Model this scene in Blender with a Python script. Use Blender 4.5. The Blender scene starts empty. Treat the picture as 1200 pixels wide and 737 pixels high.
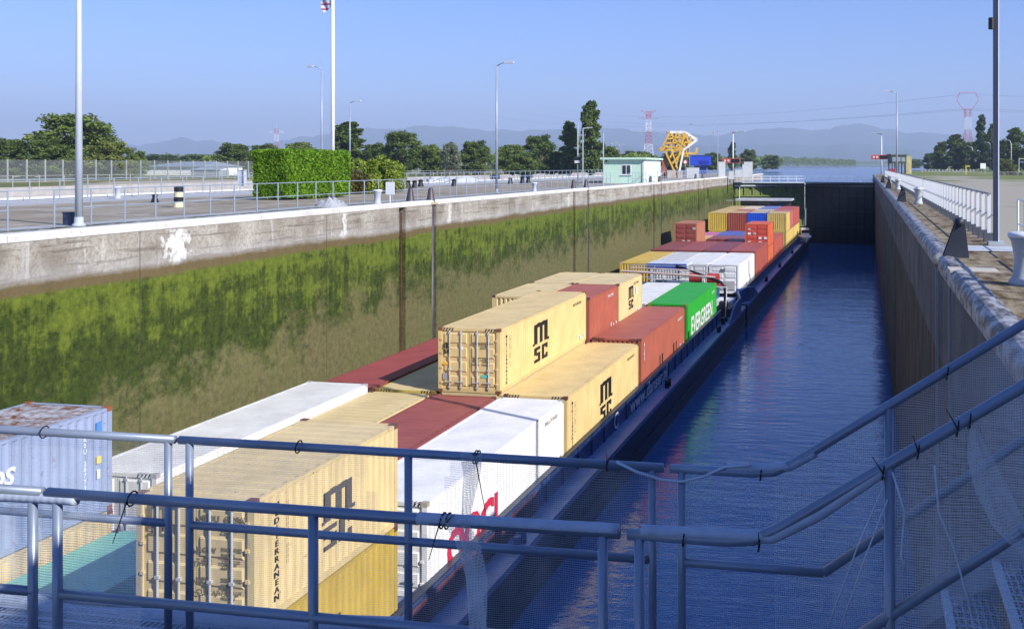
import bpy, math, random
from math import sin, cos, pi, radians as R
from mathutils import Vector, Matrix, noise
random.seed(7)
S = bpy.context.scene
COL = S.collection
# ---------------------------------------------------------------- camera
F, PX, HY, CZ = 1173.0, 790.0, 194.0, 2.07      # focal (px of 1200), optical axis, eye height over the quay
TH = math.atan((1014 - PX) / F)
CC, SS = cos(TH), sin(TH)
cam = bpy.data.cameras.new('camera'); camo = bpy.data.objects.new('camera', cam); COL.objects.link(camo)
camo.location = (0, 0, CZ); camo.rotation_euler = (R(90), 0, TH)
cam.sensor_width = 36; cam.lens = 36 * F / 1200
cam.shift_x = -(PX - 600) / 1200; cam.shift_y = -(368.5 - HY) / 1200
cam.clip_start = .05; cam.clip_end = 60000
S.camera = camo
# ---------------------------------------------------------------- light
TOSUN = Vector((3.6, -1.75, 2.6)).normalized()
w = bpy.data.worlds.new('World'); S.world = w; w.use_nodes = True
nt = w.node_tree; nt.nodes.clear()
sky = nt.nodes.new('ShaderNodeTexSky'); sky.sky_type = 'NISHITA'; sky.sun_disc = False
sky.sun_elevation = math.asin(TOSUN.z); sky.sun_rotation = math.atan2(TOSUN.x, TOSUN.y)
sky.air_density = 1.0; sky.dust_density = 0.25; sky.ozone_density = 5.0; sky.altitude = 150
bg = nt.nodes.new('ShaderNodeBackground'); bg.inputs[1].default_value = 0.105
wo = nt.nodes.new('ShaderNodeOutputWorld')
hs = nt.nodes.new('ShaderNodeHueSaturation'); hs.inputs['Saturation'].default_value = 1.15
mm_ = nt.nodes.new('ShaderNodeMix'); mm_.data_type = 'RGBA'; mm_.blend_type = 'MULTIPLY'; mm_.inputs[0].default_value = 1; mm_.inputs[7].default_value = (.86, .85, 1.16, 1)
nt.links.new(sky.outputs[0], hs.inputs['Color']); nt.links.new(hs.outputs[0], mm_.inputs[6]); nt.links.new(mm_.outputs[2], bg.inputs[0]); nt.links.new(bg.outputs[0], wo.inputs[0])
sl = bpy.data.lights.new('sun', 'SUN'); sl.energy = 4.9; sl.angle = R(.5); sl.color = (1, .95, .87)
so = bpy.data.objects.new('sun', sl); COL.objects.link(so)
so.rotation_euler = TOSUN.to_track_quat('Z', 'Y').to_euler(); so.location = (30, -20, 40)
S.view_settings.view_transform = 'Standard'; S.view_settings.look = 'None'
S.view_settings.exposure = 0.62; S.view_settings.gamma = 1
S.render.engine = 'CYCLES'
S.cycles.use_denoising = True
S.cycles.max_bounces = 6; S.cycles.transparent_max_bounces = 24; S.cycles.volume_bounces = 0
S.cycles.use_adaptive_sampling = True; S.cycles.adaptive_threshold = 0.02
S.cycles.caustics_reflective = False; S.cycles.caustics_refractive = False

# ---------------------------------------------------------------- helpers
def U(x, y, H):
    d = F * H / (y - HY); r = (x - PX) / F * d
    return r * CC - d * SS, d * CC + r * SS
def UD(x, d):
    r = (x - PX) / F * d
    return r * CC - d * SS, d * CC + r * SS
def UX(x, X):
    k = (x - PX) / F
    return X * (CC + k * SS) / (k * CC - SS)

class MB:
    def __init__(s): s.v = []; s.f = []
    def quad(s, *p):
        n = len(s.v); s.v += [tuple(q) for q in p]; s.f.append(tuple(range(n, n + len(p)))); return s
    def box(s, x0, y0, z0, x1, y1, z1):
        n = len(s.v)
        s.v += [(x0,y0,z0),(x1,y0,z0),(x1,y1,z0),(x0,y1,z0),(x0,y0,z1),(x1,y0,z1),(x1,y1,z1),(x0,y1,z1)]
        s.f += [(n,n+3,n+2,n+1),(n+4,n+5,n+6,n+7),(n,n+1,n+5,n+4),(n+1,n+2,n+6,n+5),(n+2,n+3,n+7,n+6),(n+3,n,n+4,n+7)]
        return s
    def tube(s, pts, r, n=8, r1=None, cap=True):
        pts = [Vector(p) for p in pts]
        rings = []
        for i, p in enumerate(pts):
            a = pts[max(i-1, 0)]; b = pts[min(i+1, len(pts)-1)]
            t = (b - a).normalized()
            u = t.cross(Vector((0,0,1))) if abs(t.z) < .95 else t.cross(Vector((1,0,0)))
            u.normalize(); v = t.cross(u)
            if hasattr(r, '__len__'): rr = r[i]
            else: rr = r if r1 is None else r + (r1 - r) * i / (len(pts)-1)
            base = len(s.v)
            for k in range(n):
                a_ = 2*pi*k/n
                s.v.append(tuple(p + u*cos(a_)*rr + v*sin(a_)*rr))
            rings.append(base)
        for i in range(len(rings)-1):
            for k in range(n):
                k2 = (k+1) % n
                s.f.append((rings[i]+k, rings[i]+k2, rings[i+1]+k2, rings[i+1]+k))
        if cap:
            s.f.append(tuple(rings[0]+k for k in range(n))[::-1]); s.f.append(tuple(rings[-1]+k for k in range(n)))
        return s
    def bar(s, a, b, w, h):      # rectangular bar from a to b
        a = Vector(a); b = Vector(b); t = (b-a).normalized()
        u = t.cross(Vector((0,0,1))) if abs(t.z) < .95 else Vector((1,0,0))
        u.normalize(); v = u.cross(t); n = len(s.v)
        for p in (a, b):
            for i, j in ((-1,-1),(1,-1),(1,1),(-1,1)): s.v.append(tuple(p + u*i*w/2 + v*j*h/2))
        s.f += [(n,n+1,n+2,n+3),(n+7,n+6,n+5,n+4)]
        for k in range(4):
            k2 = (k+1) % 4; s.f.append((n+k, n+4+k, n+4+k2, n+k2))
        return s
    def lathe(s, prof, n=16, c=(0,0,0)):
        rings = []
        for r, z in prof:
            rings.append(len(s.v))
            for k in range(n): s.v.append((c[0]+r*cos(2*pi*k/n), c[1]+r*sin(2*pi*k/n), c[2]+z))
        for i in range(len(rings)-1):
            for k in range(n):
                k2 = (k+1) % n; s.f.append((rings[i]+k, rings[i]+k2, rings[i+1]+k2, rings[i+1]+k))
        s.f.append(tuple(rings[0]+k for k in range(n))[::-1]); s.f.append(tuple(rings[-1]+k for k in range(n)))
        return s
    def prism(s, poly, z0, z1):  # poly CCW xy
        n = len(s.v); m = len(poly)
        s.v += [(p[0], p[1], z0) for p in poly] + [(p[0], p[1], z1) for p in poly]
        s.f.append(tuple(range(n, n+m))[::-1]); s.f.append(tuple(range(n+m, n+2*m)))
        for k in range(m):
            k2 = (k+1) % m; s.f.append((n+k, n+k2, n+m+k2, n+m+k))
        return s
    def mesh(s, name):
        me = bpy.data.meshes.new(name); me.from_pydata(s.v, [], s.f); me.validate(); me.update(); return me
    def build(s, name, mat, parent=None, smooth=False):
        return mkobj(name, s.mesh(name), mat, parent, smooth)

def mkobj(name, me, mat, parent=None, smooth=False):
    if mat is not None and len(me.materials) == 0: me.materials.append(mat)
    o = bpy.data.objects.new(name, me); COL.objects.link(o)
    if parent is not None: o.parent = parent
    if smooth:
        for p in me.polygons: p.use_smooth = True
    return o
def tag(o, label=None, cat=None, group=None, kind=None):
    if label: o['label'] = label
    if cat: o['category'] = cat
    if group: o['group'] = group
    if kind: o['kind'] = kind
    return o
def thing(name, label, cat, loc=(0,0,0), rz=0, group=None):
    o = bpy.data.objects.new(name, None); COL.objects.link(o); o.empty_display_size = .2
    o.location = loc; o.rotation_euler = (0, 0, rz)
    return tag(o, label, cat, group)
def copy_tree(o, parent=None):
    c = o.copy(); COL.objects.link(c); c.parent = parent
    for ch in list(KIDS(o)): copy_tree(ch, c)
    return c
def KIDS(o): return [x for x in bpy.data.objects if x.parent == o]
def dup(o, loc, rz=None, label=None, scale=None):
    c = copy_tree(o); c.location = loc
    if rz is not None: c.rotation_euler = (0, 0, rz)
    if scale is not None: c.scale = scale
    if label: c['label'] = label
    return c
_tc = {}
def text_mesh(txt, size, bold=0.0, sx=1.0, align='LEFT', shear=0):
    key = (txt, size, bold, sx, align, shear)
    if key in _tc: return _tc[key]
    cu = bpy.data.curves.new('lettering', 'FONT'); cu.body = txt; cu.size = size; cu.offset = bold
    cu.align_x = align; cu.resolution_u = 3; cu.shear = shear
    o = bpy.data.objects.new('lettering', cu); COL.objects.link(o)
    bpy.context.view_layer.update()
    dg = bpy.context.evaluated_depsgraph_get()
    me = bpy.data.meshes.new_from_object(o.evaluated_get(dg))
    vs = [(v.co.x*sx, v.co.y) for v in me.vertices]; fs = [tuple(p.vertices) for p in me.polygons]
    bpy.data.objects.remove(o); bpy.data.curves.remove(cu); bpy.data.meshes.remove(me)
    _tc[key] = (vs, fs); return _tc[key]
def lettering(txt, size, org, right, up, mat, parent, bold=0.0, sx=1.0, align='LEFT', name='lettering', shear=0):
    vs, fs = text_mesh(txt, size, bold, sx, align, shear)
    org = Vector(org); right = Vector(right); up = Vector(up)
    me = bpy.data.meshes.new(name); me.from_pydata([tuple(org + right*a + up*b) for a, b in vs], [], fs); me.update()
    return mkobj(name, me, mat, parent)

# ---------------------------------------------------------------- materials
class NT:
    def __init__(s, name):
        s.m = bpy.data.materials.new(name); s.m.use_nodes = True; s.t = s.m.node_tree; s.t.nodes.clear()
        s.out = s.n('ShaderNodeOutputMaterial'); s.b = s.n('ShaderNodeBsdfPrincipled')
        s.l(s.b.outputs[0], s.out.inputs[0])
        s.tc = s.n('ShaderNodeTexCoord')
    def n(s, t, **k):
        x = s.t.nodes.new(t)
        for a, b in k.items(): setattr(x, a, b)
        return x
    def l(s, a, b): s.t.links.new(a, b)
    def coord(s, world=False, scale=(1,1,1)):
        if world:
            g = s.n('ShaderNodeNewGeometry'); src = g.outputs['Position']
        else: src = s.tc.outputs['Object']
        mp = s.n('ShaderNodeMapping'); s.l(src, mp.inputs[0]); mp.inputs['Scale'].default_value = scale
        return mp.outputs[0]
    def noise(s, co, scale, detail=4, rough=.55, dist=0):
        x = s.n('ShaderNodeTexNoise'); s.l(co, x.inputs['Vector']); x.inputs['Scale'].default_value = scale
        x.inputs['Detail'].default_value = detail; x.inputs['Roughness'].default_value = rough
        x.inputs['Distortion'].default_value = dist
        return x.outputs['Fac']
    def ramp(s, fac, stops, interp='LINEAR'):
        x = s.n('ShaderNodeValToRGB'); s.l(fac, x.inputs[0]); e = x.color_ramp.elements
        x.color_ramp.interpolation = interp
        while len(e) < len(stops): e.new(.5)
        for el, (p, c) in zip(e, stops):
            el.position = p; el.color = (c, c, c, 1) if not hasattr(c, '__len__') else (*c, 1)
        return x.outputs[0]
    def mix(s, fac, a, b, mode='MIX'):
        x = s.n('ShaderNodeMix', data_type='RGBA', blend_type=mode)
        for inp, val in ((x.inputs[0], fac), (x.inputs[6], a), (x.inputs[7], b)):
            if hasattr(val, 'links') or hasattr(val, 'is_linked'): s.l(val, inp)
            elif hasattr(val, '__len__'): inp.default_value = (*val, 1)
            else: inp.default_value = val
        return x.outputs[2]
    def math(s, op, a, b=0, clamp=False):
        x = s.n('ShaderNodeMath', operation=op, use_clamp=clamp)
        for inp, val in ((x.inputs[0], a), (x.inputs[1], b)):
            if hasattr(val, 'is_linked'): s.l(val, inp)
            else: inp.default_value = val
        return x.outputs[0]
    def sep(s, co):
        x = s.n('ShaderNodeSeparateXYZ'); s.l(co, x.inputs[0]); return x.outputs
    def mr(s, v, a, b, c=0, d=1):
        x = s.n('ShaderNodeMapRange'); s.l(v, x.inputs[0])
        for i, q in enumerate((a, b, c, d)): x.inputs[i+1].default_value = q
        return x.outputs[0]
    def bump(s, h, strength=.3, dist=.02):
        x = s.n('ShaderNodeBump'); s.l(h, x.inputs['Height']); x.inputs['Strength'].default_value = strength
        x.inputs['Distance'].default_value = dist; s.l(x.outputs[0], s.b.inputs['Normal']); return x
    def col(s, c): 
        if hasattr(c, 'is_linked'): s.l(c, s.b.inputs['Base Color'])
        else: s.b.inputs['Base Color'].default_value = (*c, 1)
    def set(s, rough=.5, metal=0, spec=.5):
        s.b.inputs['Roughness'].default_value = rough; s.b.inputs['Metallic'].default_value = metal
        s.b.inputs['Specular IOR Level'].default_value = spec; return s.m

_pc = {}
def paint(c, rough=.5, var=.12, rust=.0, metal=0, streak=True, spec=.4):
    key = (tuple(c), rough, var, rust, metal)
    if key in _pc: return _pc[key]
    t = NT('paint'); co = t.coord()
    n1 = t.noise(co, .9, 5, .6); n2 = t.noise(t.coord(scale=(3, 3, .35)), 2.2, 4, .6)
    dk = tuple(x*(1-2.2*var) for x in c); lt = tuple(min(1, x*(1+var)) for x in c)
    a = t.mix(t.mr(n1, .3, .7), dk, lt)
    n3 = t.noise(t.coord(scale=(9, 9, .9)), 1.4, 6, .75); dirt = t.math('MAXIMUM', t.mr(n2, .52, .8, 0, .5 if streak else .2), t.mr(n3, .60, .78, 0, .35))
    a = t.mix(dirt, a, tuple(x*.6+min(.03, x*.4) for x in c))
    if rust > 0:
        rn = t.noise(co, 3.5, 8, .7); rm = t.mr(rn, .66-rust*.2, .72-rust*.1)
        a = t.mix(rm, a, (.16, .055, .02))
    t.col(a); _pc[key] = t.set(rough, metal, spec); return _pc[key]
def plain(c, rough=.5, metal=0, spec=.4):
    key = ('p', tuple(c), rough, metal)
    if key in _pc: return _pc[key]
    t = NT('plain'); co = t.coord(); n = t.noise(co, 6, 3)
    t.col(t.mix(n, tuple(x*.88 for x in c), tuple(min(1, x*1.1) for x in c)))
    _pc[key] = t.set(rough, metal, spec); return _pc[key]

GALV = paint((.36, .42, .50), .42, .10, 0, .25)
STEELGREY = paint((.42, .46, .50), .45, .08)
WHITE = paint((.78, .80, .80), .5, .04)
BLACK = plain((.012, .013, .016), .5)
RUBBER = plain((.02, .02, .022), .8)
RUST = paint((.12, .05, .03), .8, .2)
NAVY = paint((.008, .012, .03), .4, .15, .15)
BLUEDK = paint((.035, .075, .22), .38, .10, .12)
BLUELT = paint((.15, .23, .44), .4, .10, .10)
CREAM = paint((.62, .52, .32), .6, .05)
GLASS = plain((.02, .03, .04), .08, 0, .8)

def mat_wall(side):
    t = NT('lock wall concrete'); g = t.coord(True); z = t.sep(g)[2]; y = t.sep(g)[1]
    st = t.coord(True, (1, 1, .12)); fine = t.noise(g, 9, 6, .7); med = t.noise(g, .55, 5, .6)
    strk = t.noise(st, 2.4, 5, .65)
    wob = t.math('ADD', t.math('MULTIPLY', t.math('SUBTRACT', t.noise(g, .35, 3), .5), .35), t.math('MULTIPLY', t.math('SUBTRACT', t.noise(g, 3.5, 6, .7), .5), .22))
    zz = t.math('ADD', z, wob)
    conc = t.mix(t.mr(med, .35, .65), (.24, .215, .175), (.47, .445, .39))
    conc = t.mix(t.mr(fine, .45, .75), conc, (.18, .15, .11))
    conc = t.mix(t.mr(strk, .60, .74, 0, .7), conc, (.62, .62, .60))
    hz = t.noise(t.coord(True, (1, .18, 5)), 1.6, 5, .7)
    conc = t.mix(t.mr(hz, .54, .60, 0, .65), conc, (.13, .11, .085))
    conc = t.mix(t.mr(z, -1.25, -.7, .35, 0), conc, (.42, .43, .44))
    # a washed-out white patch and a few lime runs down the joints
    def patch(yc, wd, z0, z1, base, colr, amt):
        nonlocal conc
        d = t.math('ABSOLUTE', t.math('SUBTRACT', t.math('ADD', y, t.math('MULTIPLY', t.math('SUBTRACT', t.noise(g, 2.2, 6, .75), .5), 5*wd)), yc))
        m = t.mr(d, wd*.3, wd*.9, amt, 0)
        m = t.math('MULTIPLY', m, t.mr(zz, z0, z0+.25)); m = t.math('MULTIPLY', m, t.mr(zz, z1-.1, z1, 1, 0))
        return t.mix(m, base, colr)
    if side == 'L':
        conc = patch(UX(208, -23.6), .8, -1.45, -.08, conc, (.72, .73, .72), .9)
        conc = patch(42.5, .25, -1.4, -.1, conc, (.68, .68, .66), .8)
        conc = patch(54.4, .28, -1.5, -.1, conc, (.66, .66, .64), .7)
        conc = patch(65.8, .4, -1.5, -.2, conc, (.34, .34, .33), .7)
        conc = patch(78, .4, -1.5, -.2, conc, (.66, .66, .64), .6)
    mossn = t.noise(t.coord(True, (1, .7, .9)), .9, 10, .75)
    mst = t.noise(t.coord(True, (1, 1.4, .10)), 1.5, 6, .7)
    blk = t.noise(t.coord(True, (1, .22, .5)), 1.1, 2, .5)
    cr = t.noise(t.coord(True, (1, 1, 1.0)), 3.6, 12, .76); dark = t.mix(t.mr(cr, .38, .62), (.016, .026, .004), (.052, .078, .009))
    brt = t.mix(t.mr(cr, .36, .62), (.060, .090, .009), (.15, .19, .020))
    iso = t.noise(t.coord(True, (1, 1, .9)), 1.1, 9, .75); hb = t.noise(t.coord(True, (1, .25, 1.6)), .9, 6, .65)
    up = t.mr(z, -1.6, -5.5, .10, -.05)
    mm = t.math('MULTIPLY', t.mr(t.math('ADD', t.math('ADD', t.math('ADD', t.math('MULTIPLY', mst, .30), t.math('MULTIPLY', iso, .45)), t.math('MULTIPLY', hb, .25)), up), .52, .60), .95)
    moss = t.mix(mm, dark, brt)
    tan = t.mix(t.mr(cr, .34, .62), (.085, .075, .030), (.18, .155, .075))
    tan = t.mix(t.mr(strk, .4, .7, 0, .5), tan, (.12, .15, .04))
    zl = t.mr(z, -2.6, -7.5, 0, 1)
    yl = t.mr(y, 26, 44, -.10, .04)
    tm = t.mr(t.math('ADD', t.math('ADD', t.math('MULTIPLY', zl, .50), yl), t.math('MULTIPLY', mossn, 1.0)), .64, .80)
    moss = t.mix(t.math('MULTIPLY', tm, .86), moss, tan)
    brown = t.mix(strk, (.09, .07, .03), (.17, .125, .06))
    c = t.mix(t.mr(zz, -1.72, -1.58, 1, 0), brown, moss)
    c = t.mix(t.mr(zz, -1.40, -1.18, 0, 1), c, conc)
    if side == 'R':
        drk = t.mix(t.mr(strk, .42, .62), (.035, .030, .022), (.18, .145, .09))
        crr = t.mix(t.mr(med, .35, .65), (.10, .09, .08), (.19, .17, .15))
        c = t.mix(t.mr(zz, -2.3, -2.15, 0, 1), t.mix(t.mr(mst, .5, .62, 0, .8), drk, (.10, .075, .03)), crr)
    # construction joints
    jt = t.math('ABSOLUTE', t.math('SUBTRACT', t.math('FRACT', t.math('DIVIDE', y, 11.7)), .5))
    c = t.mix(t.mr(jt, .0012, .004, .6, 0), c, (.05, .045, .03))
    t.col(c); t.bump(t.math('ADD', fine, t.math('ADD', cr if side == 'L' else fine, t.math('MULTIPLY', mst, .5))), .55, .05)
    return t.set(.85, 0, .25)
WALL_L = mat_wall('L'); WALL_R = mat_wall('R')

def mat_ground(kind):
    t = NT(kind); g = t.coord(True); n1 = t.noise(g, .25, 6, .6); n2 = t.noise(g, 3.0, 6, .7)
    x, y, z = t.sep(g)
    wob = t.math('MULTIPLY', t.math('SUBTRACT', n1, .5), 1.0)
    if kind == 'quay ground':
        base = t.mix(t.mr(n1, .35, .65), (.22, .19, .14), (.34, .30, .23))
        # pale concrete slabs beside the coping and brown asphalt behind
        band = t.mr(t.math('ADD', x, t.math('MULTIPLY', wob, .25)), -27.9, -27.7)
        sl = t.mix(n2, (.34, .36, .38), (.42, .44, .46))
        c = t.mix(band, base, sl)
        b2 = t.mr(x, -43.0, -42.8, 1, 0); c = t.mix(b2, c, sl)
        mossm = t.mr(t.math('ADD', x, wob), -26.9, -26.5); mossm = t.math('MULTIPLY', mossm, t.mr(t.math('ADD', x, wob), -24.9, -24.5, 1, 0))
        c = t.mix(t.math('MULTIPLY', mossm, t.mr(n2, .4, .5)), c, (.06, .07, .02))
        n4 = t.noise(t.coord(True, (1, .35, 1)), .8, 6, .7); c = t.mix(t.mr(n4, .58, .72, 0, .5), c, (.16, .145, .115)); c = t.mix(t.mr(n4, .34, .48, .7, 0), c, (.50, .47, .42))
        j = t.math('ABSOLUTE', t.math('SUBTRACT', t.math('FRACT', t.math('DIVIDE', y, 5.0)), .5))
        c = t.mix(t.mr(j, .003, .008, .5, 0), c, (.10, .09, .07))
    elif kind == 'grass ground':
        c = t.mix(t.mr(n1, .35, .65), (.10, .12, .03), (.20, .20, .07))
        c = t.mix(t.mr(n2, .5, .7), c, (.05, .08, .015))
        lane = t.noise(t.coord(True, (1, .25, 1)), .06, 3)
        c = t.mix(t.mr(lane, .52, .56), c, (.40, .36, .28))
    else:  # right quay
        gr = t.mix(n2, (.27, .25, .20), (.42, .39, .31))
        gs = t.mix(n2, (.10, .14, .03), (.22, .24, .08))
        far = t.noise(t.coord(True, (1, .4, 1)), .05, 4)
        c = t.mix(t.mr(t.math('ADD', t.math('ADD', far, t.math('MULTIPLY', t.math('SUBTRACT', n1, .5), .5)), t.mr(y, 40, 240, -.08, .16)), .50, .58), gr, gs)
        strip = t.mix(t.mr(t.noise(t.coord(True, (1, .3, 1)), 2.5, 6, .7), .42, .62), (.30, .25, .17), (.10, .06, .025))
        strip = t.mix(t.mr(n2, .58, .68), strip, (.13, .15, .03))
        c = t.mix(t.mr(x, 3.3, 3.45), strip, c)
    t.col(c); t.bump(n2, .4, .03)
    return t.set(.9, 0, .2)

def mat_leaf(a, b, c, sc=.9):
    t = NT('foliage'); g = t.coord(False); n = t.noise(g, sc, 3, .6); n2 = t.noise(g, 7, 2)
    col = t.mix(t.mr(n, .38, .62), a, b); col = t.mix(t.mr(n2, .55, .75), col, c)
    t.col(col); t.b.inputs['Roughness'].default_value = .6; t.b.inputs['Specular IOR Level'].default_value = .2
    tr = t.n('ShaderNodeBsdfTranslucent'); t.l(col, tr.inputs[0])
    mx = t.n('ShaderNodeMixShader'); mx.inputs[0].default_value = .25
    t.l(t.b.outputs[0], mx.inputs[1]); t.l(tr.outputs[0], mx.inputs[2]); t.l(mx.outputs[0], t.out.inputs[0])
    return t.m
LEAF_D = mat_leaf((.065, .105, .02), (.14, .20, .042), (.22, .28, .07))
LEAF_M = mat_leaf((.09, .14, .025), (.19, .26, .055), (.30, .35, .10))
LEAF_Y = mat_leaf((.12, .16, .03), (.23, .26, .06), (.32, .32, .10))
LEAF_S = mat_leaf((.14, .17, .10), (.24, .27, .17), (.30, .33, .24))
LEAF_H = mat_leaf((.09, .20, .010), (.17, .33, .018), (.33, .50, .04), 2.5)
LEAF_C = mat_leaf((.045, .085, .02), (.095, .15, .035), (.16, .22, .06))
BARK = plain((.10, .08, .06), .9)

def mat_water(lock=True):
    t = NT('water'); g = t.coord(True, (1, 1.0, 1))
    n1 = t.noise(t.coord(True, (.55, 1.5, 1)), 1.3, 3, .5); n2 = t.noise(t.coord(True, (.7, 1.6, 1)), 4.5, 3, .55)
    n3 = t.noise(t.coord(True, (.3, .6, 1)), .6, 2, .5); h = t.math('ADD', t.math('ADD', n1, t.math('MULTIPLY', n2, .22)), t.math('MULTIPLY', n3, .9))
    t.col((.028, .125, .33) if lock else (.05, .10, .24)); t.bump(h, .42 if lock else .9, .10)
    t.b.inputs['IOR'].default_value = 1.333
    return t.set(.03 if lock else .12, 0, .6)

# ---------------------------------------------------------------- haze (air)
hm = bpy.data.materials.new('haze'); hm.use_nodes = True; hn = hm.node_tree; hn.nodes.clear()
ho = hn.nodes.new('ShaderNodeOutputMaterial'); hv = hn.nodes.new('ShaderNodeVolumePrincipled')
hv.inputs['Color'].default_value = (.60, .74, 1, 1); hv.inputs['Density'].default_value = 1.9e-4
hv.inputs['Anisotropy'].default_value = .0
hn.links.new(hv.outputs[0], ho.inputs['Volume'])
hz = MB().box(-11000, -400, -17, 9000, 13000, 620).build('haze', hm); tag(hz, kind='stuff')
hz['label'] = 'pale blue air between the lock and the far hills'

# ================================================================ SETTING
XL, XR, ZW, ZU, YG = -23.6, 1.65, -12.03, -1.15, 181.0
WL = 2600
GR = mat_ground('quay ground'); GG = mat_ground('grass ground'); GQ = mat_ground('right quay')
isl = MB().quad((XL-1.2, -60, 0), (XL-1.2, 235, 0), (-36, 268, 0), (-48.2, 235, 0), (-48.2, -60, 0))
isl.v = [(x, y, 0) for x, y, z in isl.v]
tag(isl.build('quay_left', GR), kind='structure')
tag(MB().quad((-74.2, -60, 0), (-74.2, 300, 0), (-150, 600, 0), (-420, 2600, 0), (-9500, 2600, 0), (-9500, -60, 0)).build('ground_left', GG), kind='structure')
tag(MB().quad((XR+.37, -60, 0), (9000, -60, 0), (9000, 2600, 0), (160, 2600, 0), (40, 600, 0), (4.5, 240, 0), (XR+.37, 230, 0)).build('ground_right', GQ), kind='structure')
tag(MB().quad((-9500, 2600.1, .3), (9000, 2600.1, .3), (9000, 12900, .3), (-9500, 12900, .3)).build('ground_far', GG), kind='structure')
tag(MB().box(-74, -60, -2.5, -48.4, 235, ZU).build('water_second_lock', mat_water(False)), kind='structure')
tag(MB().quad((XL+.3, YG+1, ZU), (XR-.3, YG+1, ZU), (40, 600, ZU), (170, 2598, ZU), (-430, 2598, ZU), (-160, 600, ZU), (-74.2, 300, ZU), (-49, 300, ZU), (-49, 235.1, ZU), (-36.2, 268, ZU), (XL+.3, 235.1, ZU)).build('water_upstream', mat_water(False)), kind='structure')
tag(MB().quad((XL-.8, -30, ZW), (XR+.9, -30, ZW), (XR+.9, YG+6, ZW), (XL-.8, YG+6, ZW)).build('water_lock', mat_water(True)), kind='structure')

# walls with real vertical recesses
def wall_path(xf, depth, slots, y0, y1):
    pts = [(xf, y0)]
    for a, b in slots: pts += [(xf, a), (xf+depth, a), (xf+depth, b), (xf, b)]
    return pts + [(xf, y1)]
slotsL = [(48.0, 48.75), (52.0, 52.55), (79.3, 80.0), (83.6, 84.15), (111.0, 111.7), (115.2, 115.75), (142.2, 142.9), (147.0, 147.6), (178.0, 178.7)]
def wall(path, z0, z1, back, name, mat, label, cap=True):
    m = MB(); 
    for (a, b) in zip(path[:-1], path[1:]):
        m.quad((a[0], a[1], z0), (b[0], b[1], z0), (b[0], b[1], z1), (a[0], a[1], z1))
    m.box(back[0], path[0][1], z1-.02, back[1], path[-1][1], z1-.01) if cap else None
    o = m.build(name, mat); tag(o, label, 'wall'); return o
wl = thing('lock_wall', 'long sunlit concrete lock wall covered in green algae on the left side', 'wall', (0, 0, 0))
pl = wall_path(XL, -.55, slotsL, -30, 235)
m = MB()
for a, b in zip(pl[:-1], pl[1:]):
    m.quad((a[0], a[1], -15), (a[0], a[1], -.12), (b[0], b[1], -.12), (b[0], b[1], -15))
m.build('wall_face', WALL_L, wl)
# coping with gaps only as a pale cap
cop = MB()
prof = [(XL-1.25, -.12), (XL, -.12), (XL+.03, -.10), (XL+.03, .08), (XL-.05, .14), (XL-.55, .14), (XL-.60, .03), (XL-1.25, .005)]
def extrude_prof(m, prof, ys, fn=None):
    n = len(prof); base = len(m.v)
    for i, y in enumerate(ys):
        for x, z in prof: m.v.append((x, y, z))
    for i in range(len(ys)-1):
        for k in range(n):
            k2 = (k+1) % n; a = base+i*n
            m.f.append((a+k, a+k2, a+n+k2, a+n+k))
    m.f.append(tuple(base+k for k in range(n))); m.f.append(tuple(base+(len(ys)-1)*n+k for k in range(n))[::-1])
for a in range(-30, 235, 6): extrude_prof(cop, prof, [a+.01, min(a+5.99, 235)])
COPE = paint((.66, .64, .60), .8, .10, .1)
cop.build('coping', COPE, wl)
# right wall
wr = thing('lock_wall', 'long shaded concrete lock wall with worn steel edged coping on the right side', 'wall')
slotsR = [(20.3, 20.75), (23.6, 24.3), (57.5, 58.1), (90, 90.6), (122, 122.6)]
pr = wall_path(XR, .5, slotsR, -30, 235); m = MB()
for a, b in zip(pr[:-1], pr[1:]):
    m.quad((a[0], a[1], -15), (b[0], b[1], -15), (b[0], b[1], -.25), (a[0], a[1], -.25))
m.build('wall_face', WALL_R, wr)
m = MB()
profR = [(XR+.38, -.3), (XR+.38, .005), (XR+.34, .005), (XR+.32, .03)] + [(XR+.14-.17*sin(a*pi/8)*1.0, -.13+.17*cos(a*pi/8)*1.0) for a in range(0, 5)] + [(XR-.03, -.30)]
for a in [(-30, 14.5), (14.52, 19.0), (19.02, 20.2), (21.0, 23.5)] + [(24.4+6*i, 30.38+6*i) for i in range(35)]:
    extrude_prof(m, profR, list(a))
t = NT('worn steel edge'); g = t.coord(True); a_ = t.noise(t.coord(True, (1, .5, 1)), 5, 6, .7)
t.col(t.mix(t.mr(a_, .42, .56), (.40, .41, .43), (.10, .09, .085))); STE = t.set(.55, .2)
m.build('coping', STE, wr)
MB().box(XR-.02, 20.22, -.32, XR+.9, 20.98, .02).build('step_slab', paint((.52, .48, .42), .85, .1), wr)
m = MB()
for (a, b) in ((23.62, 23.74), (24.16, 24.28), (20.35, 20.45)): m.box(XR-.03, a, -15, XR+.06, b, -.31)
m.build('guide_rail', paint((.30, .32, .36), .5, .1, .3, .3), wr)
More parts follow.
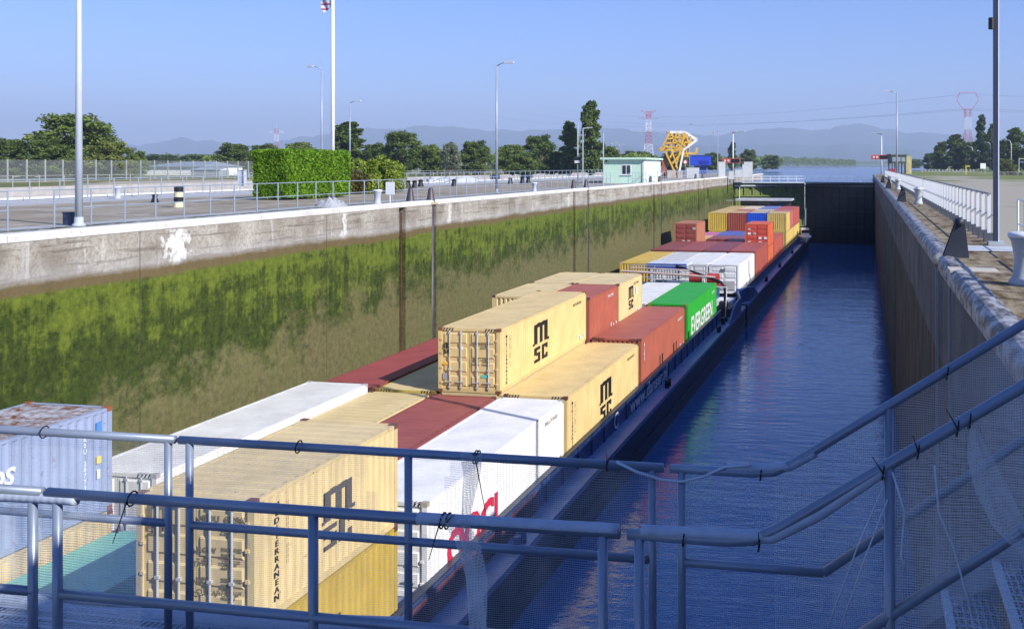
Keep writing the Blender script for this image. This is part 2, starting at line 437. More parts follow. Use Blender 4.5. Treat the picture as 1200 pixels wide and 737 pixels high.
# ladders and bollard guide rails on the left wall
lad_n = ['in the nearest recess of the green wall', 'in the second recess along the green wall', 'in the third recess along the green wall', 'in the fourth recess along the green wall', 'in the last recess before the lock gate']
for i, (a, b) in enumerate(slotsL[::2]):
    th = thing('ladder', 'dark rusty ladder '+lad_n[i], 'ladder', (XL-.18, (a+b)/2, -15), 0, 'ladders set in the lock wall')
    for s_ in (-1, 1): MB().box(-.03, s_*.24-.03, 0, .03, s_*.24+.03, 14.6).build('side_rail', RUST, th)
    rm_ = MB().box(-.015, -.22, -.015, .015, .22, .015).mesh('rung')
    for k in range(48): mkobj('rung', rm_, RUST, th).location = (0, 0, .3+.3*k)
PIPE = paint((.10, .09, .10), .5, .2, .3, .3)
for i, (a, b) in enumerate(slotsL[1::2]):
    th = thing('bollard_guide', 'dark steel guide post for a floating bollard '+lad_n[i].replace('recess', 'slot'), 'guide post', (XL-.2, (a+b)/2, -15), 0, 'guide posts in the lock wall')
    MB().tube([(0, 0, 0), (0, 0, 14.9)], .19, 12).build('post', PIPE, th, True)
    MB().box(-.25, -.42, 14.9, .27, .42, 15.02).build('collar', paint((.5, .42, .28), .7, .1, .3), th)
    for s_, xo in ((.0, 0), (-.45, -1.0)):
        MB().lathe([(.26, 0), (.24, .05), (.12, .75), (.09, .80)], 12, (xo+.0, s_, 15.02)).build('cone_cap', PIPE, th, True)

# second lock copings + railing lines
lw = thing('lock_wall', 'low white coping of the neighbouring lock across the left quay', 'wall')
m = MB()
for a in range(-60, 235, 6):
    m.box(-48.9, a, -2.4, -48.2, a+5.97, .20)
m.build('coping', paint((.72, .71, .68), .8, .08), lw)
lw = thing('lock_wall', 'far concrete wall of the neighbouring lock beyond its white coping', 'wall')
m = MB()
for a in range(-60, 300, 6): m.box(-74.9, a, -2.4, -74.0, a+5.97, .12)
m.build('coping', paint((.46, .43, .38), .8, .1), lw)

# ---------------------------------------------------------------- railings on the quays
def tube_railing(name, label, x, ys, h, mat, rails=(1.0, .5), r=.022, pr=.028, group='steel railings on the quays', z=0):
    th = thing(name, label, 'railing', (x, ys[0], z), 0, group)
    L = ys[-1]-ys[0]; m = MB(); 
    for q in rails: m.tube([(0, 0, h*q), (0, L, h*q)], r, 6)
    m.build('rail', mat, th)
    pm = None
    for yy in ys[:100]:
        if pm is None:
            pm = MB().tube([(0, 0, 0), (0, 0, h)], pr, 6).mesh('post')
        o = mkobj('post', pm, mat, th); o.location = (0, yy-ys[0], 0)
    return th
def rng(a, b, s):
    r_ = []; 
    while a <= b+1e-6: r_.append(a); a += s
    return r_
tube_railing('railing', 'grey tube railing along the left lock edge, nearest section left of the tall light pole', -26.6, rng(20.9, 28.6, 1.55), 1.25, GALV)
tube_railing('railing', 'grey tube railing along the left lock edge in front of the square hedge', -26.6, rng(28.95, 62, 1.62), 1.25, GALV)
tube_railing('railing', 'grey tube railing along the left lock edge past the round bush towards the green hut', -26.6, rng(62.4, 104, 1.7), 1.25, GALV)
tube_railing('railing', 'grey tube railing in front of the green hut up to the lock gate', -24.9, rng(104.4, 172, 1.7), 1.25, GALV)
tube_railing('railing', 'thin grey railing along the white coping of the neighbouring lock', -47.4, rng(30, 180, 2.2), 1.25, GALV, r=.03, pr=.035)
tube_railing('railing', 'distant pale railing on the far side of the neighbouring lock', -77, rng(40, 230, 3), 1.1, paint((.36,.37,.35),.6), r=.03, pr=.04)
# tall mesh fence far left
t = NT('wire mesh'); g = t.coord(True, (1, 1, 1)); x_, y_, z_ = t.sep(g)
t.col((.30, .33, .32)); tr = t.n('ShaderNodeBsdfTransparent'); mx = t.n('ShaderNodeMixShader')
wv = t.math('GREATER_THAN', t.noise(t.coord(True, (1, 30, 30)), 1.0, 1), .53)
t.l(t.math('MULTIPLY', wv, .38), mx.inputs[0]); t.l(tr.outputs[0], mx.inputs[1]); t.l(t.b.outputs[0], mx.inputs[2]); t.l(mx.outputs[0], t.out.inputs[0])
WIRE = t.set(.6)
POSTW = paint((.36, .39, .40), .6)
lab = ['nearest stretch of the tall wire mesh fence at the far left', 'stretch of tall wire mesh fence behind the square hedge and farm shed', 'farthest stretch of tall wire mesh fence running towards the poplars']
for k, (a, b) in enumerate(((74, 164), (167, 290), (293, 440))):
    th = thing('mesh_fence', lab[k], 'fence', (-108, a, 0), 0, 'tall wire mesh fence sections')
    pm = MB().box(-.07, -.07, 0, .07, .07, 2.85).mesh('post')
    for yy in rng(0, b-a, 3): 
        o = mkobj('post', pm, POSTW, th); o.location = (0, yy, 0)
    MB().box(-.012, 0, .1, .012, b-a, 2.8).build('mesh_panel', WIRE, th)

# white slat guard rail on the right quay
WSL = paint((.74, .76, .78), .45, .05); FOOT = paint((.10, .11, .13), .6, .2)
def slat_fence(label, ys, x=3.3, end=False):
    th = thing('guard_rail', label, 'guard rail', (x, ys[0], 0), 0, 'white slat guard rails on the right quay')
    pm = MB().box(-.045, -.02, .22, .045, .02, 1.28).mesh('slat'); fm = MB().box(-.14, -.10, 0, .10, .10, .24).mesh('foot')
    for yy in ys:
        o = mkobj('slat', pm, WSL, th); o.location = (0, yy-ys[0], 0)
        o = mkobj('foot', fm, FOOT, th); o.location = (0, yy-ys[0], 0)
    m = MB(); L = ys[-1]-ys[0]
    m.box(-.035, -.1, 1.282, .035, L+.1, 1.33); m.box(.068, -.1, .70, .095, L+.1, .74)
    m.build('rail', paint((.30, .30, .34), .5, .1), th)
slat_fence('white slat guard rail between the tall pole and the nearest pair of white bollards', rng(28.3, 59.8, 1.4))
slat_fence('white slat guard rail in the middle stretch of the right quay', rng(61.2, 99.8, 1.5))
slat_fence('white slat guard rail in the far stretch up to the dark control cabin', rng(101.4, 172, 1.8))
slat_fence('short white slat guard rail at the right picture edge beside the big bollard', rng(15.5, 22.6, .95), 3.75)
tube_railing('railing', 'white tube gate rail closing the gap beside the tall pole on the right quay', 3.75, rng(22.9, 26.2, 1.1), 1.22, WSL, r=.02, pr=.03)
MB().box(2.0, 24.9, .02, 3.6, 26.4, .035).build('drain_grate', paint((.55, .57, .60), .5, .1)).name = 'drain_grate'
tag(bpy.data.objects['drain_grate'], 'light steel grating set in the quay by the near dark cone fairlead', 'grating')

# ---------------------------------------------------------------- bollards
def bollard(label, x, y, s=1.0, mat=WHITE, group='white mooring bollards'):
    th = thing('mooring_bollard', label, 'bollard', (x, y, 0), 0, group)
    MB().lathe([(.26*s, 0), (.26*s, .06*s), (.19*s, .16*s), (.17*s, .45*s), (.22*s, .72*s), (.26*s, .78*s)], 20).build('body', mat, th, True)
    MB().lathe([(.27*s, .78*s), (.28*s, .84*s), (.22*s, .87*s), (.05*s, .88*s)], 20).build('cap', paint((.70,.72,.76),.5,.05), th, True)
BW = paint((.46, .48, .52), .6, .12, .3)
bollard('big whitish mooring bollard with blue-grey rim at the right picture edge', 2.72, 18.2, 1.05, BW)
bollard('white mooring bollard second along the right quay edge', 2.8, 55.0, 1.0, BW)
bollard('white mooring bollard third along the right quay edge', 2.75, 88.0, 1.0, BW)
bollard('white mooring bollard fourth along the right quay edge', 2.75, 118.0, 1.0, BW)
bollard('white mooring bollard on the left quay right of the round bush', -25.0, 48.4, .92, BW)
bollard('white mooring bollard on the left quay left of the green hut', -25.3, 74.5, .85, BW)
bollard('pale mooring bollard beside the neighbouring lock, left of the striped drum', -45.7, 54.7, .85, BW)
bollard('pale mooring bollard at the far coping left of the square hedge', -47.0, 72.0, .85, BW)
def fairlead(label, x, y):
    th = thing('cone_fairlead', label, 'fairlead', (x, y, 0), 0, 'dark cone fairleads on the right quay')
    m = MB()
    for dy in (-.17, .17):
        m.v_ = 0; n = len(m.v)
        m.v += [(-.30, dy-.04, 0), (.26, dy-.04, 0), (.16, dy-.04, .85), (.0, dy-.04, .85), (-.30, dy+.04, 0), (.26, dy+.04, 0), (.16, dy+.04, .85), (.0, dy+.04, .85)]
        m.f += [(n, n+1, n+2, n+3), (n+7, n+6, n+5, n+4), (n, n+4, n+5, n+1), (n+1, n+5, n+6, n+2), (n+2, n+6, n+7, n+3), (n+3, n+7, n+4, n)]
    m.build('cheek_plate', NAVYF, th)
    MB().tube([(.05, -.3, .80), (.05, .3, .80)], .10, 12).build('roller', NAVYF, th, True)
    MB().tube([(.05, 0, 0), (.10, 0, .72)], .13, 12, .08).build('post', paint((.25,.27,.32),.5,.1,.2), th, True)
NAVYF = paint((.035, .042, .06), .5, .2, .1)
for lbl, y in (('dark cone fairlead at the coping nearest the camera on the right', 23.4), ('dark cone fairlead at the coping second along the right wall', 57.9), ('dark cone fairlead at the coping third along the right wall', 91), ('dark cone fairlead at the coping fourth along the right wall', 122)):
    fairlead(lbl, 2.02, y)
# striped drum
th = thing('striped_drum', 'black and cream banded drum standing on the left quay', 'bollard', (-33.4, 44.1, 0))
for k in range(4):
    MB().lathe([(.235-.006*k, .25*k+.01), (.235-.006*k, .25*k+.24)], 20).build('band', BLACK if k % 2 else paint((.75,.72,.45),.6), th)
MB().lathe([(.2, 1.0), (.2, 1.06)], 20).build('lid', BLACK, th)
MB().lathe([(.33, 0), (.33, .10)], 20, (0,0,-.09)).build('base', paint((.5,.45,.2),.7), th)
o = MB().lathe([(.22, 0), (.12, .30), (.15, .42), (.20, .45)], 12).build('mooring_post', BLACK); o.location = (-39.0, 49.5, 0)
tag(o, 'small black mooring post left of the striped drum', 'mooring post')
o = MB().box(-.16, -.12, 0, .16, .12, .42).box(-.18, -.14, .42, .18, .14, .46).build('junction_box', paint((.03,.045,.10),.4)); o.location = (-27.1, 30.15, 0)
tag(o, 'small dark blue junction box at the foot of the near left light pole', 'box')
# white tarp heap
m = MB(); rnd = random.Random(3)
N = 22
for i in range(N+1):
    for j in range(N+1):
        u = i/N*2-1; v = j/N*2-1; e = max(0, 1-(u*u)**1.5-(v*v)**1.5)
        z = .40*e**.5*(.6+.8*noise.noise(Vector((u*2.1, v*2.4, 3))))+.05*noise.noise(Vector((u*9, v*9, 0)))
        m.v.append((u*.75, v*1.1, max(.0, z)))
for i in range(N):
    for j in range(N):
        a = i*(N+1)+j; m.f.append((a, a+N+1, a+N+2, a+1))
o = m.build('tarpaulin_heap', paint((.34,.36,.38),.6,.1), None, False); o.location = (-26.0, 45.6, .01); o.scale = (.8, .75, 1.2)
tag(o, 'crumpled grey white tarpaulin heap on the left quay before the hedge', 'tarpaulin')
o = MB().box(-.25, -.03, .45, .25, .03, 1.15).box(-.03, -.025, 0, .03, .025, .45).build('notice_board', WHITE); o.location = (-25.9, 51.6, 0); 
tag(o, 'small white notice board right of the left quay bollard', 'sign')

# ---------------------------------------------------------------- hedge and bush
def leaf_cloud(m, pts, size, rnd, up=.3):
    for p in pts:
        n = Vector((rnd.gauss(0, 1), rnd.gauss(0, 1), rnd.gauss(0, 1)+up)).normalized()
        u = n.orthogonal().normalized(); v = n.cross(u); a = rnd.random()*6.28
        u2 = u*cos(a)+v*sin(a); v2 = n.cross(u2); s = size*rnd.uniform(.6, 1.3)
        p = Vector(p)
        m.quad(p-u2*s, p-v2*s*.55, p+u2*s, p+v2*s*.55)
rnd = random.Random(11)
hx0, hx1, hy0, hy1, hh = -35.9, -33.6, 54.2, 61.0, 2.95
th = thing('hedge', 'square clipped bright green hedge on the left quay', 'hedge', ((hx0+hx1)/2, (hy0+hy1)/2, 0), R(-3))
m = MB(); pts = []
W2, L2 = (hx1-hx0)/2, (hy1-hy0)/2
for k in range(26000):
    f = rnd.random()
    dz = rnd.uniform(.12, hh); dx = rnd.uniform(-W2, W2); dy = rnd.uniform(-L2, L2); e = abs(rnd.gauss(0, .10))-.06
    if f < .38: dx = W2-e
    elif f < .70: dy = -L2+e
    elif f < .93: dz = hh-e
    elif f < .96: dx = -W2+e
    else: dy = L2-e
    bmp = .09*noise.noise(Vector((dx*1.5, dy*1.5, dz*1.5)))
    pts.append((dx+bmp, dy+bmp, dz+bmp))
leaf_cloud(m, pts, .085, rnd); m.build('foliage', LEAF_H, th)
MB().box(-W2+.2, -L2+.2, .15, W2-.2, L2-.2, hh-.2).build('dark_core', plain((.012,.02,.006),.9), th)  # near-black block filling the hedge behind its leaves
m = MB()
for k in range(12): m.tube([(rnd.uniform(-W2+.3, W2-.3), -L2+.3+k*(2*L2-.6)/11, -.05), (0, -L2+.3+k*(2*L2-.6)/11, .6)], .05, 6)
m.build('stem', BARK, th)
def bush(label, x, y, r, h, mat, n=7000, seed=1, size=.10):
    rnd = random.Random(seed); th = thing('bush', label, 'bush', (x, y, 0)); pts = []
    cl = [(rnd.gauss(0, .45)*r, rnd.gauss(0, .45)*r, rnd.uniform(.2, .8)*h, rnd.uniform(.25, .45)*r) for _ in range(22)]
    for k in range(n):
        c = rnd.choice(cl); a = Vector((rnd.gauss(0,1), rnd.gauss(0,1), rnd.gauss(0,1))).normalized()*c[3]*rnd.uniform(.75, 1.1)
        p = Vector((c[0], c[1], c[2]))+a
        if p.z > .03: pts.append(p)
    m = MB(); leaf_cloud(m, pts, size, rnd); m.build('foliage', mat, th)
    m = MB()
    for k in range(6): m.tube([(0, 0, 0), (cl[k][0], cl[k][1], cl[k][2])], .05, 5, .02)
    m.build('stem', BARK, th)
bush('round yellow green bush right of the square hedge', -35.9, 69.3, 1.75, 2.6, mat_leaf((.13,.20,.02),(.26,.34,.04),(.42,.46,.08)), 16000, 5)
bush('low reddish green bush between the hedge and the round bush', -36.6, 66.8, 1.2, 1.5, mat_leaf((.07,.05,.02),(.12,.10,.03),(.16,.16,.05)), 5000, 6)

# ---------------------------------------------------------------- trees
def tree_proto(kind, mat, seed, H=10., Wd=9., n=15000, size=.24):
    rnd = random.Random(seed); m = MB(); tm = MB()
    cl = []
    if kind == 'round':
        tm.tube([(0, 0, -.1), (.1, 0, H*.25), (-.05, .1, H*.6)], [.28, .2, .08], 7)
        for _ in range(120):
            a = rnd.random()*2*pi; zz = rnd.uniform(.06, .95); env = sin(pi*min(1, (zz*.80+.18)))**.6
            rr = rnd.random()**.5*Wd/2*env*.85
            cl.append((rr*cos(a), rr*sin(a), zz*H*rnd.uniform(.9, 1.0), rnd.uniform(.035, .11)*Wd))
    elif kind == 'poplar':
        tm.tube([(0, 0, -.1), (.1, 0, H*.5), (0, 0, H*.9)], [.3, .18, .05], 7)
        for _ in range(110):
            a = rnd.random()*2*pi; zz = rnd.uniform(.03, .97); env = (sin(pi*(zz*.85+.1)))**.7
            rr = rnd.random()**.5*Wd/2*env*.8
            cl.append((rr*cos(a), rr*sin(a), zz*H, rnd.uniform(.06, .19)*Wd*.8))
    elif kind == 'conifer':
        tm.tube([(0, 0, -.1), (0, 0, H*.95)], [.3, .05], 7)
        for _ in range(60):
            zz = rnd.uniform(.08, .99); a = rnd.random()*2*pi; rr = (1-zz)**.8*Wd/2*rnd.uniform(.5, .95)
            cl.append((rr*cos(a), rr*sin(a), zz*H, rnd.uniform(.10, .16)*Wd*(1.15-zz*.6)))
    for c in cl[::2]:
        tm.tube([(0, 0, c[2]*.55), (c[0]*.5, c[1]*.5, c[2]*.8), (c[0], c[1], c[2])], [.09, .06, .02], 5)
    pts = []
    wts = [c[3]**2 for c in cl]
    for c in rnd.choices(cl, wts, k=n):
        d = Vector((rnd.gauss(0,1), rnd.gauss(0,1), rnd.gauss(0,1))).normalized()
        p = Vector((c[0], c[1], c[2])) + Vector((d.x, d.y, d.z*.8))*c[3]*rnd.random()**.5*rnd.uniform(.8, 1.5)
        if p.z > .2: pts.append(p)
    leaf_cloud(m, pts, size, rnd)
    return m.mesh('crown'), tm.mesh('trunk'), mat, H, Wd
PR = {'r1': tree_proto('round', LEAF_M, 1), 'r2': tree_proto('round', LEAF_D, 2), 'r3': tree_proto('round', LEAF_M, 3, 10, 11),
      's': tree_proto('round', LEAF_S, 4), 'p1': tree_proto('poplar', LEAF_D, 5, 10, 3.6), 'p2': tree_proto('poplar', LEAF_M, 6, 10, 3.6, 12000),
      'c': tree_proto('conifer', LEAF_C, 8, 10, 4.2), 'y': tree_proto('round', LEAF_Y, 9)}
def tree(kind, px, ytop, wpx, d, label, group):
    cm, tm, mat, H, Wd = PR[kind]; X, Y = UD(px, d)
    h = CZ + (HY-ytop)/F*d; wd = wpx/F*d
    nm = {'p': 'poplar_tree', 'c': 'conifer_tree'}.get(kind[0], 'broadleaf_tree')
    th = thing(nm, label, 'tree', (X, Y, 0), random.uniform(0, 6.28), group); th.scale = (wd/Wd, wd/Wd, h/H)
    mkobj('crown', cm, mat, th); mkobj('trunk', tm, BARK, th)
G1 = 'trees behind the left mesh fence'; G2 = 'trees behind the right bank'
TL = [('r1', 88, 130, 112, 165, 'tallest loose broadleaf tree at the far left behind the near light pole'),
 ('y', 128, 165, 66, 150, 'yellow green bushy tree at the right foot of the tallest left tree'),
 ('r2', 52, 160, 62, 158, 'dark bushy tree at the left foot of the tallest left tree'),
 ('r2', 12, 160, 60, 165, 'dark round tree at the left picture edge'),
 ('r1', -18, 158, 60, 170, 'dark round tree partly cut by the left picture edge'),
 ('r3', 160, 176, 34, 200, 'small tree just right of the tallest left tree, beside the farm shed'),
 ('r2', 190, 180, 56, 420, 'low far tree directly above the farm shed roof'),
 ('r1', 232, 180, 60, 420, 'low far tree right of the farm shed roof'),
 ('r2', 275, 166, 50, 230, 'dark round tree touching the left corner of the square hedge'),
 ('r2', 310, 167, 46, 240, 'dark round tree behind the left part of the square hedge'),
 ('r1', 352, 165, 50, 240, 'round tree behind the middle of the square hedge'),
 ('p1', 408, 142, 46, 210, 'tall narrow tree right behind the flagpole'),
 ('r2', 440, 166, 40, 220, 'small dark tree between the narrow tree and the broad tree beyond the round bush'),
 ('r2', 470, 151, 58, 210, 'broad dark tree beyond the round bush'),
 ('r1', 505, 168, 44, 215, 'mid green tree left of the silvery tree'),
 ('s', 528, 166, 28, 200, 'silvery grey tree in the row beyond the mesh fence'),
 ('r2', 556, 163, 46, 215, 'dark tree just left of the middle light pole'),
 ('r1', 600, 168, 46, 220, 'mid green tree just right of the middle light pole'),
 ('r2', 630, 156, 50, 235, 'dark broad tree between the middle light pole and the poplars'),
 ('r3', 612, 178, 44, 200, 'low bushy tree under the dark broad tree'),
 ('p2', 667, 142, 26, 215, 'shorter poplar left of the tallest poplar'),
 ('p1', 692, 117, 30, 210, 'tallest poplar standing alone above the tree row'),
 ('r2', 655, 176, 40, 220, 'low dark tree at the foot of the poplars'),
 ('r1', 715, 170, 30, 230, 'small tree right of the tallest poplar behind the green hut'),
 ('r2', 745, 176, 50, 420, 'low far tree behind the green hut roof'),
 ('r1', 790, 178, 50, 430, 'low far tree behind the yellow lattice bridge'),
 ('r2', 835, 178, 30, 420, 'low far tree right of the blue building'),
 ('p1', 858, 166, 12, 420, 'small far poplar behind the left signal mast'),
 ('r2', 878, 174, 26, 430, 'far dark tree right of the left signal mast'),
 ('r1', 905, 181, 30, 520, 'far low tree at the start of the river bank row')]
for k, px, yt, wp, d, lb in TL: tree(k, px, yt, wp, d, lb, G1)
TR = [('r1', 1072, 186, 24, 700, 'low far tree beside the dark control cabin'),
 ('r2', 1092, 178, 26, 480, 'low round tree at the left end of the right tree row'),
 ('p2', 1104, 166, 22, 430, 'slim tree second from the left in the right tree row'),
 ('p1', 1120, 157, 26, 410, 'slim dark tree third from the left in the right tree row'),
 ('r2', 1134, 164, 30, 420, 'round dark tree below the right pylon'),
 ('c', 1150, 134, 26, 390, 'tallest dark conifer just left of the tall right pole'),
 ('p2', 1164, 144, 20, 400, 'slim tree directly behind the tall right pole'),
 ('r2', 1172, 162, 30, 380, 'round tree just right of the tall right pole'),
 ('p2', 1190, 150, 30, 370, 'tall green tree at the right picture edge'),
 ('r1', 1214, 160, 40, 360, 'broad tree partly cut by the right picture edge'),
 ('y', 1178, 186, 30, 330, 'low yellow green bush-like tree under the right row')]
for k, px, yt, wp, d, lb in TR: tree(k, px, yt, wp, d, lb, G2)
# far woods: one mass
rnd = random.Random(21); m = MB(); pts = []
def wood(x0, x1, d0, d1, y0, y1, n):
    for _ in range(n):
        px = rnd.uniform(x0, x1); d = rnd.uniform(d0, d1); X, Y = UD(px, d)
        top = CZ+(HY-(y0+(y1-y0)*(px-x0)/(x1-x0)))/F*d; q = .80+.30*noise.noise(Vector((px*.11, d*.01, 0)))+.1*noise.noise(Vector((px*.5, 0, d*.01)))
        pts.append((X, Y, top*q*rnd.random()**.45))
wood(405, 770, 290, 400, 176, 180, 16000); wood(240, 300, 300, 400, 180, 180, 2500); wood(700, 900, 700, 900, 183, 181, 9000); wood(885, 1003, 1500, 1900, 181, 187, 16000); wood(1000, 1110, 2620, 2900, 188, 189, 5000)
wood(-60, 420, 600, 800, 181, 180, 12000); wood(420, 700, 600, 800, 180, 180, 7000)
leaf_cloud(m, pts, .95, rnd); o = m.build('far_wood', LEAF_M); tag(o, 'low dark strip of far wood along the horizon under the hills', 'wood', kind='stuff')

# ---------------------------------------------------------------- hills
def hills(name, prof, d, mat):
    m = MB(); rows = []
    prof = sorted(prof)
    xs = [prof[0][0]+(prof[-1][0]-prof[0][0])*i/420 for i in range(421)]
    for j in range(9):
        row = []
        for x in xs:
            for (a, ya), (b, yb) in zip(prof[:-1], prof[1:]):
                if a <= x <= b:
                    q = (x-a)/(b-a); q = q*q*(3-2*q); yt = ya+(yb-ya)*q; break
            dd = d*(1-.16*(j/8)) if j < 8 else d*.83
            top = (HY-yt)/F*d + 22*noise.noise(Vector((x*.05, 0, d*.01)))+ 8*noise.noise(Vector((x*.2, 1, d*.01)))
            fall = (1-j/8)
            z = top*(fall**.8) + (60*noise.noise(Vector((x*.03, j*.8, 2)))*fall*(j > 0)) 
            X, Y = UD(x, dd); row.append(len(m.v)); m.v.append((X, Y, max(z, -3) if j < 8 else -3))
        rows.append(row)
    for a, b in zip(rows[:-1], rows[1:]):
        for k in range(len(xs)-1): m.f.append((b[k], b[k+1], a[k+1], a[k]))
    tag(m.build(name, mat, None, True), kind='structure')
HILL = plain((.05, .09, .05), .9)
hills('hills', [(-120,172),(0,170),(100,171),(161,171),(176,168),(216,162),(240,164),(261,167),(300,172),(329,165),(360,160),(421,150),(460,151),(497,147),(530,149),(583,153),(640,152),(708,150),(757,154),(800,157),(840,159),(863,154),(900,151),(928,149.5),(951,153),(970,151),(988,146),(1005,145),(1020,147),(1038,151),(1061,156),(1080,155),(1108,157),(1160,162),(1300,168)], 9500, HILL)
hills('hills_near', [(-120,186),(300,186),(345,179),(420,172),(520,168),(620,170),(760,172),(850,171),(900,169),(960,170),(1010,168),(1050,172),(1090,178),(1140,184),(1300,187)], 7200, HILL)

# ---------------------------------------------------------------- lamp posts and masts
def lamp(label, x, y, h, arm, mat=GALV, r=.09, curved=False):
    th = thing('street_lamp', label, 'lamp post', (x, y, 0), 0, 'lamp posts around the lock')
    MB().lathe([(r*2.0, 0), (r*2.0, .05), (r*1.4, .08), (r*1.3, .3)], 12).build('base', mat, th)
    if curved:
        pts = [(0, 0, .1), (0, 0, h*.86), (arm*.25, 0, h*.97), (arm, 0, h)]
        MB().tube(pts, [r, r*.8, r*.7, r*.6], 10).build('pole', mat, th, True)
    else:
        MB().tube([(0, 0, .1), (0, 0, h)], r*1.15, 12, r*.65).build('pole', mat, th, True)
        if arm: MB().tube([(0, 0, h-.1), (arm*.6, 0, h+.12), (arm, 0, h+.16)], r*.5, 8).build('arm', mat, th, True)
    if arm:
        s = 1 if arm > 0 else -1
        m = MB(); n = 0
        m.box(min(arm-.1*s, arm+.6*s), -.16, h+.10, max(arm-.1*s, arm+.6*s), .16, h+.24); m.build('lamp_head', paint((.55,.57,.6),.4), th)
    return th
lamp('tall pale grey light pole on the left quay cut by the top edge', -26.5, 29.9, 10.5, -1.2, paint((.50,.55,.62),.45,.06), .11)
def lat(px, d): return UD(px, d)
X, Y = UD(582, 76); lamp('single light pole with right-pointing head in the middle of the left quay', X, Y, 9.7, .75)
X, Y = UD(377, 92); lamp('light pole with left-pointing head rising behind the square hedge', X, Y, 11.0, -.9)
X, Y = UD(410, 118); lamp('light pole with short right-pointing head just right of the flagpole', X, Y, 9.5, .8)
X, Y = UD(1051, 108); lamp('light pole with left-pointing head on the right quay, far middle', X, Y, 9.9, -.8)
X, Y = UD(824, 135) ; lamp('thin distant light pole behind the blue building', UD(808, 190)[0], UD(808, 190)[1], 9.8, .8)
for px, yt, d, lb in ((1110,178,470,'farthest small curved lamp left of the yellow post'), (1123,176,420,'small curved lamp just left of the right pylon'), (1140,172,400,'small curved lamp below the right pylon'), (1161,167,380,'small curved lamp beside the tall right pole'), (1185,164,350,'small curved lamp near the right picture edge')):
    X, Y = UD(px, d); lamp(lb, X, Y, CZ+(HY-yt)/F*d, -1.6, paint((.72,.72,.68),.5), .16, True)
for px, yt, d, lb in ((714,168,230,'small white curved lamp just left over the green hut roof'),(722,170,232,'small white curved lamp above the green hut roof')):
    X, Y = UD(px, d); lamp(lb, X, Y, CZ+(HY-yt)/F*d, 1.2, paint((.72,.72,.68),.5), .1, True)
# near right H-profile pole
th = thing('light_pole', 'tall steel profile pole on the right quay, shaded face and sunlit edge painted in', 'lamp post', (3.34, 27.2, 0))
POLE_SHADE = paint((.035, .045, .085), .45, .08); POLE_LIT = paint((.72, .76, .82), .4, .04)  # shaded face and sunlit edge of the pole painted as two colours
MB().box(-.06, -.09, .1, .045, .09, 9.8).build('pole', POLE_SHADE, th)
MB().box(.047, -.10, .1, .075, .10, 9.8).build('flange', POLE_LIT, th)
MB().box(-.2, -.2, 0, .2, .2, .1).build('base', STEELGREY, th)
MB().tube([(0, 0, 9.8), (-.6, 0, 9.95), (-1.4, 0, 9.9)], .06, 8).build('arm', POLE_SHADE, th)
MB().box(-2.0, -.15, 9.82, -1.35, .15, 9.95).build('lamp_head', STEELGREY, th)
MB().tube([(-.12, -.12, 5.6), (-.12, -.12, 5.9)], .08, 8).build('loudspeaker', BLACK, th)
# flag pole
X, Y = UD(390, 76)
th = thing('flagpole', 'white flagpole rising behind the square hedge', 'flagpole', (X, Y, 0))
MB().tube([(0, 0, 0), (0, 0, 16.2)], .15, 12, .115).build('pole', paint((.85,.84,.80),.35,.03), th, True)
m = MB(); N = 14
for i in range(N+1):
    for j in range(9):
        u = i/N; v = j/8
        m.v.append((-.17-u*.85*(1-.25*v)-.0, .12*sin(u*9+v*3)*u, 15.35-v*.2-1.9*u*.45-v*1.1*(1-.35*u)))
for i in range(N):
    for j in range(8):
        a = i*9+j; m.f.append((a, a+9, a+10, a+1))
t = NT('flag cloth'); g = t.coord(); xx, yy, zz = t.sep(g); 
s1 = t.math('FRACT', t.math('MULTIPLY', zz, 2.6)); t.col(t.mix(t.math('GREATER_THAN', s1, .45), t.mix(t.math('GREATER_THAN', s1, .2), (.05,.07,.25), (.5,.12,.10)), (.50,.48,.52))); FL = t.set(.8)
o = m.build('flag', FL, None, True); o.location = (X, Y, 0); tag(o, 'limp blue, red and white flag hanging at the flagpole top', 'flag')
# signal masts
def signal(label, X, Y, h, zs, heads, lx=-1):
    th = thing('signal_mast', label, 'signal', (X, Y, 0))
    MB().tube([(0, 0, 0), (0, 0, h)], .16, 10, .10).build('pole', paint((.70,.71,.72),.5), th, True)
    MB().box(-1.9, -.15, zs-.42, 1.3, .15, zs+.42).build('signal_box', paint((.62,.10,.08),.5), th)
    MB().box(-.3, -.2, zs-.32, 1.2, -.15, zs+.32).build('signal_screen', BLACK, th)
    m = MB()
    for k in range(2): m.tube([(-1.4+.6*k, -.15, zs), (-1.4+.6*k, -.22, zs)], .20, 12)
    m.build('signal_lens', paint((.75,.72,.70),.4), th)
    m = MB().tube([(0, 0, h), (heads, 0, h+.1)], .06, 6); m.build('arm', STEELGREY, th)
    for q in (0, heads): 
        MB().box(q-.45, -.3, h+.05, q+.45, .3, h+.3).build('floodlight', STEELGREY, th)
X, Y = UD(859, 178); signal('left mast with red framed signal box and two floodlights beside the lock gate', X, Y, 7.9, 2.9, 1.6)
X, Y = UD(1033, 186); signal('right mast with dark signal box beside the lock gate', X, Y, 7.9, 3.6, -1.6)
for px, d, yt, lb in ((841,176,147,'thin antenna mast with cross arms left of the signal mast'),):
    X, Y = UD(px, d); th = thing('antenna_mast', lb, 'mast', (X, Y, 0)); h = CZ+(HY-yt)/F*d
    MB().tube([(0,0,0),(0,0,h)], .09, 8, .05).build('pole', STEELGREY, th)
    m = MB().bar((-.8,0,h-1.2),(.6,0,h-1.0),.06,.06).bar((-.5,0,h-1.6),(.5,0,h-1.7),.06,.06); m.build('arm', STEELGREY, th)
    MB().box(-.9,-.2,h-1.7,-.6,.2,h-.9).build('loudspeaker', STEELGREY, th)

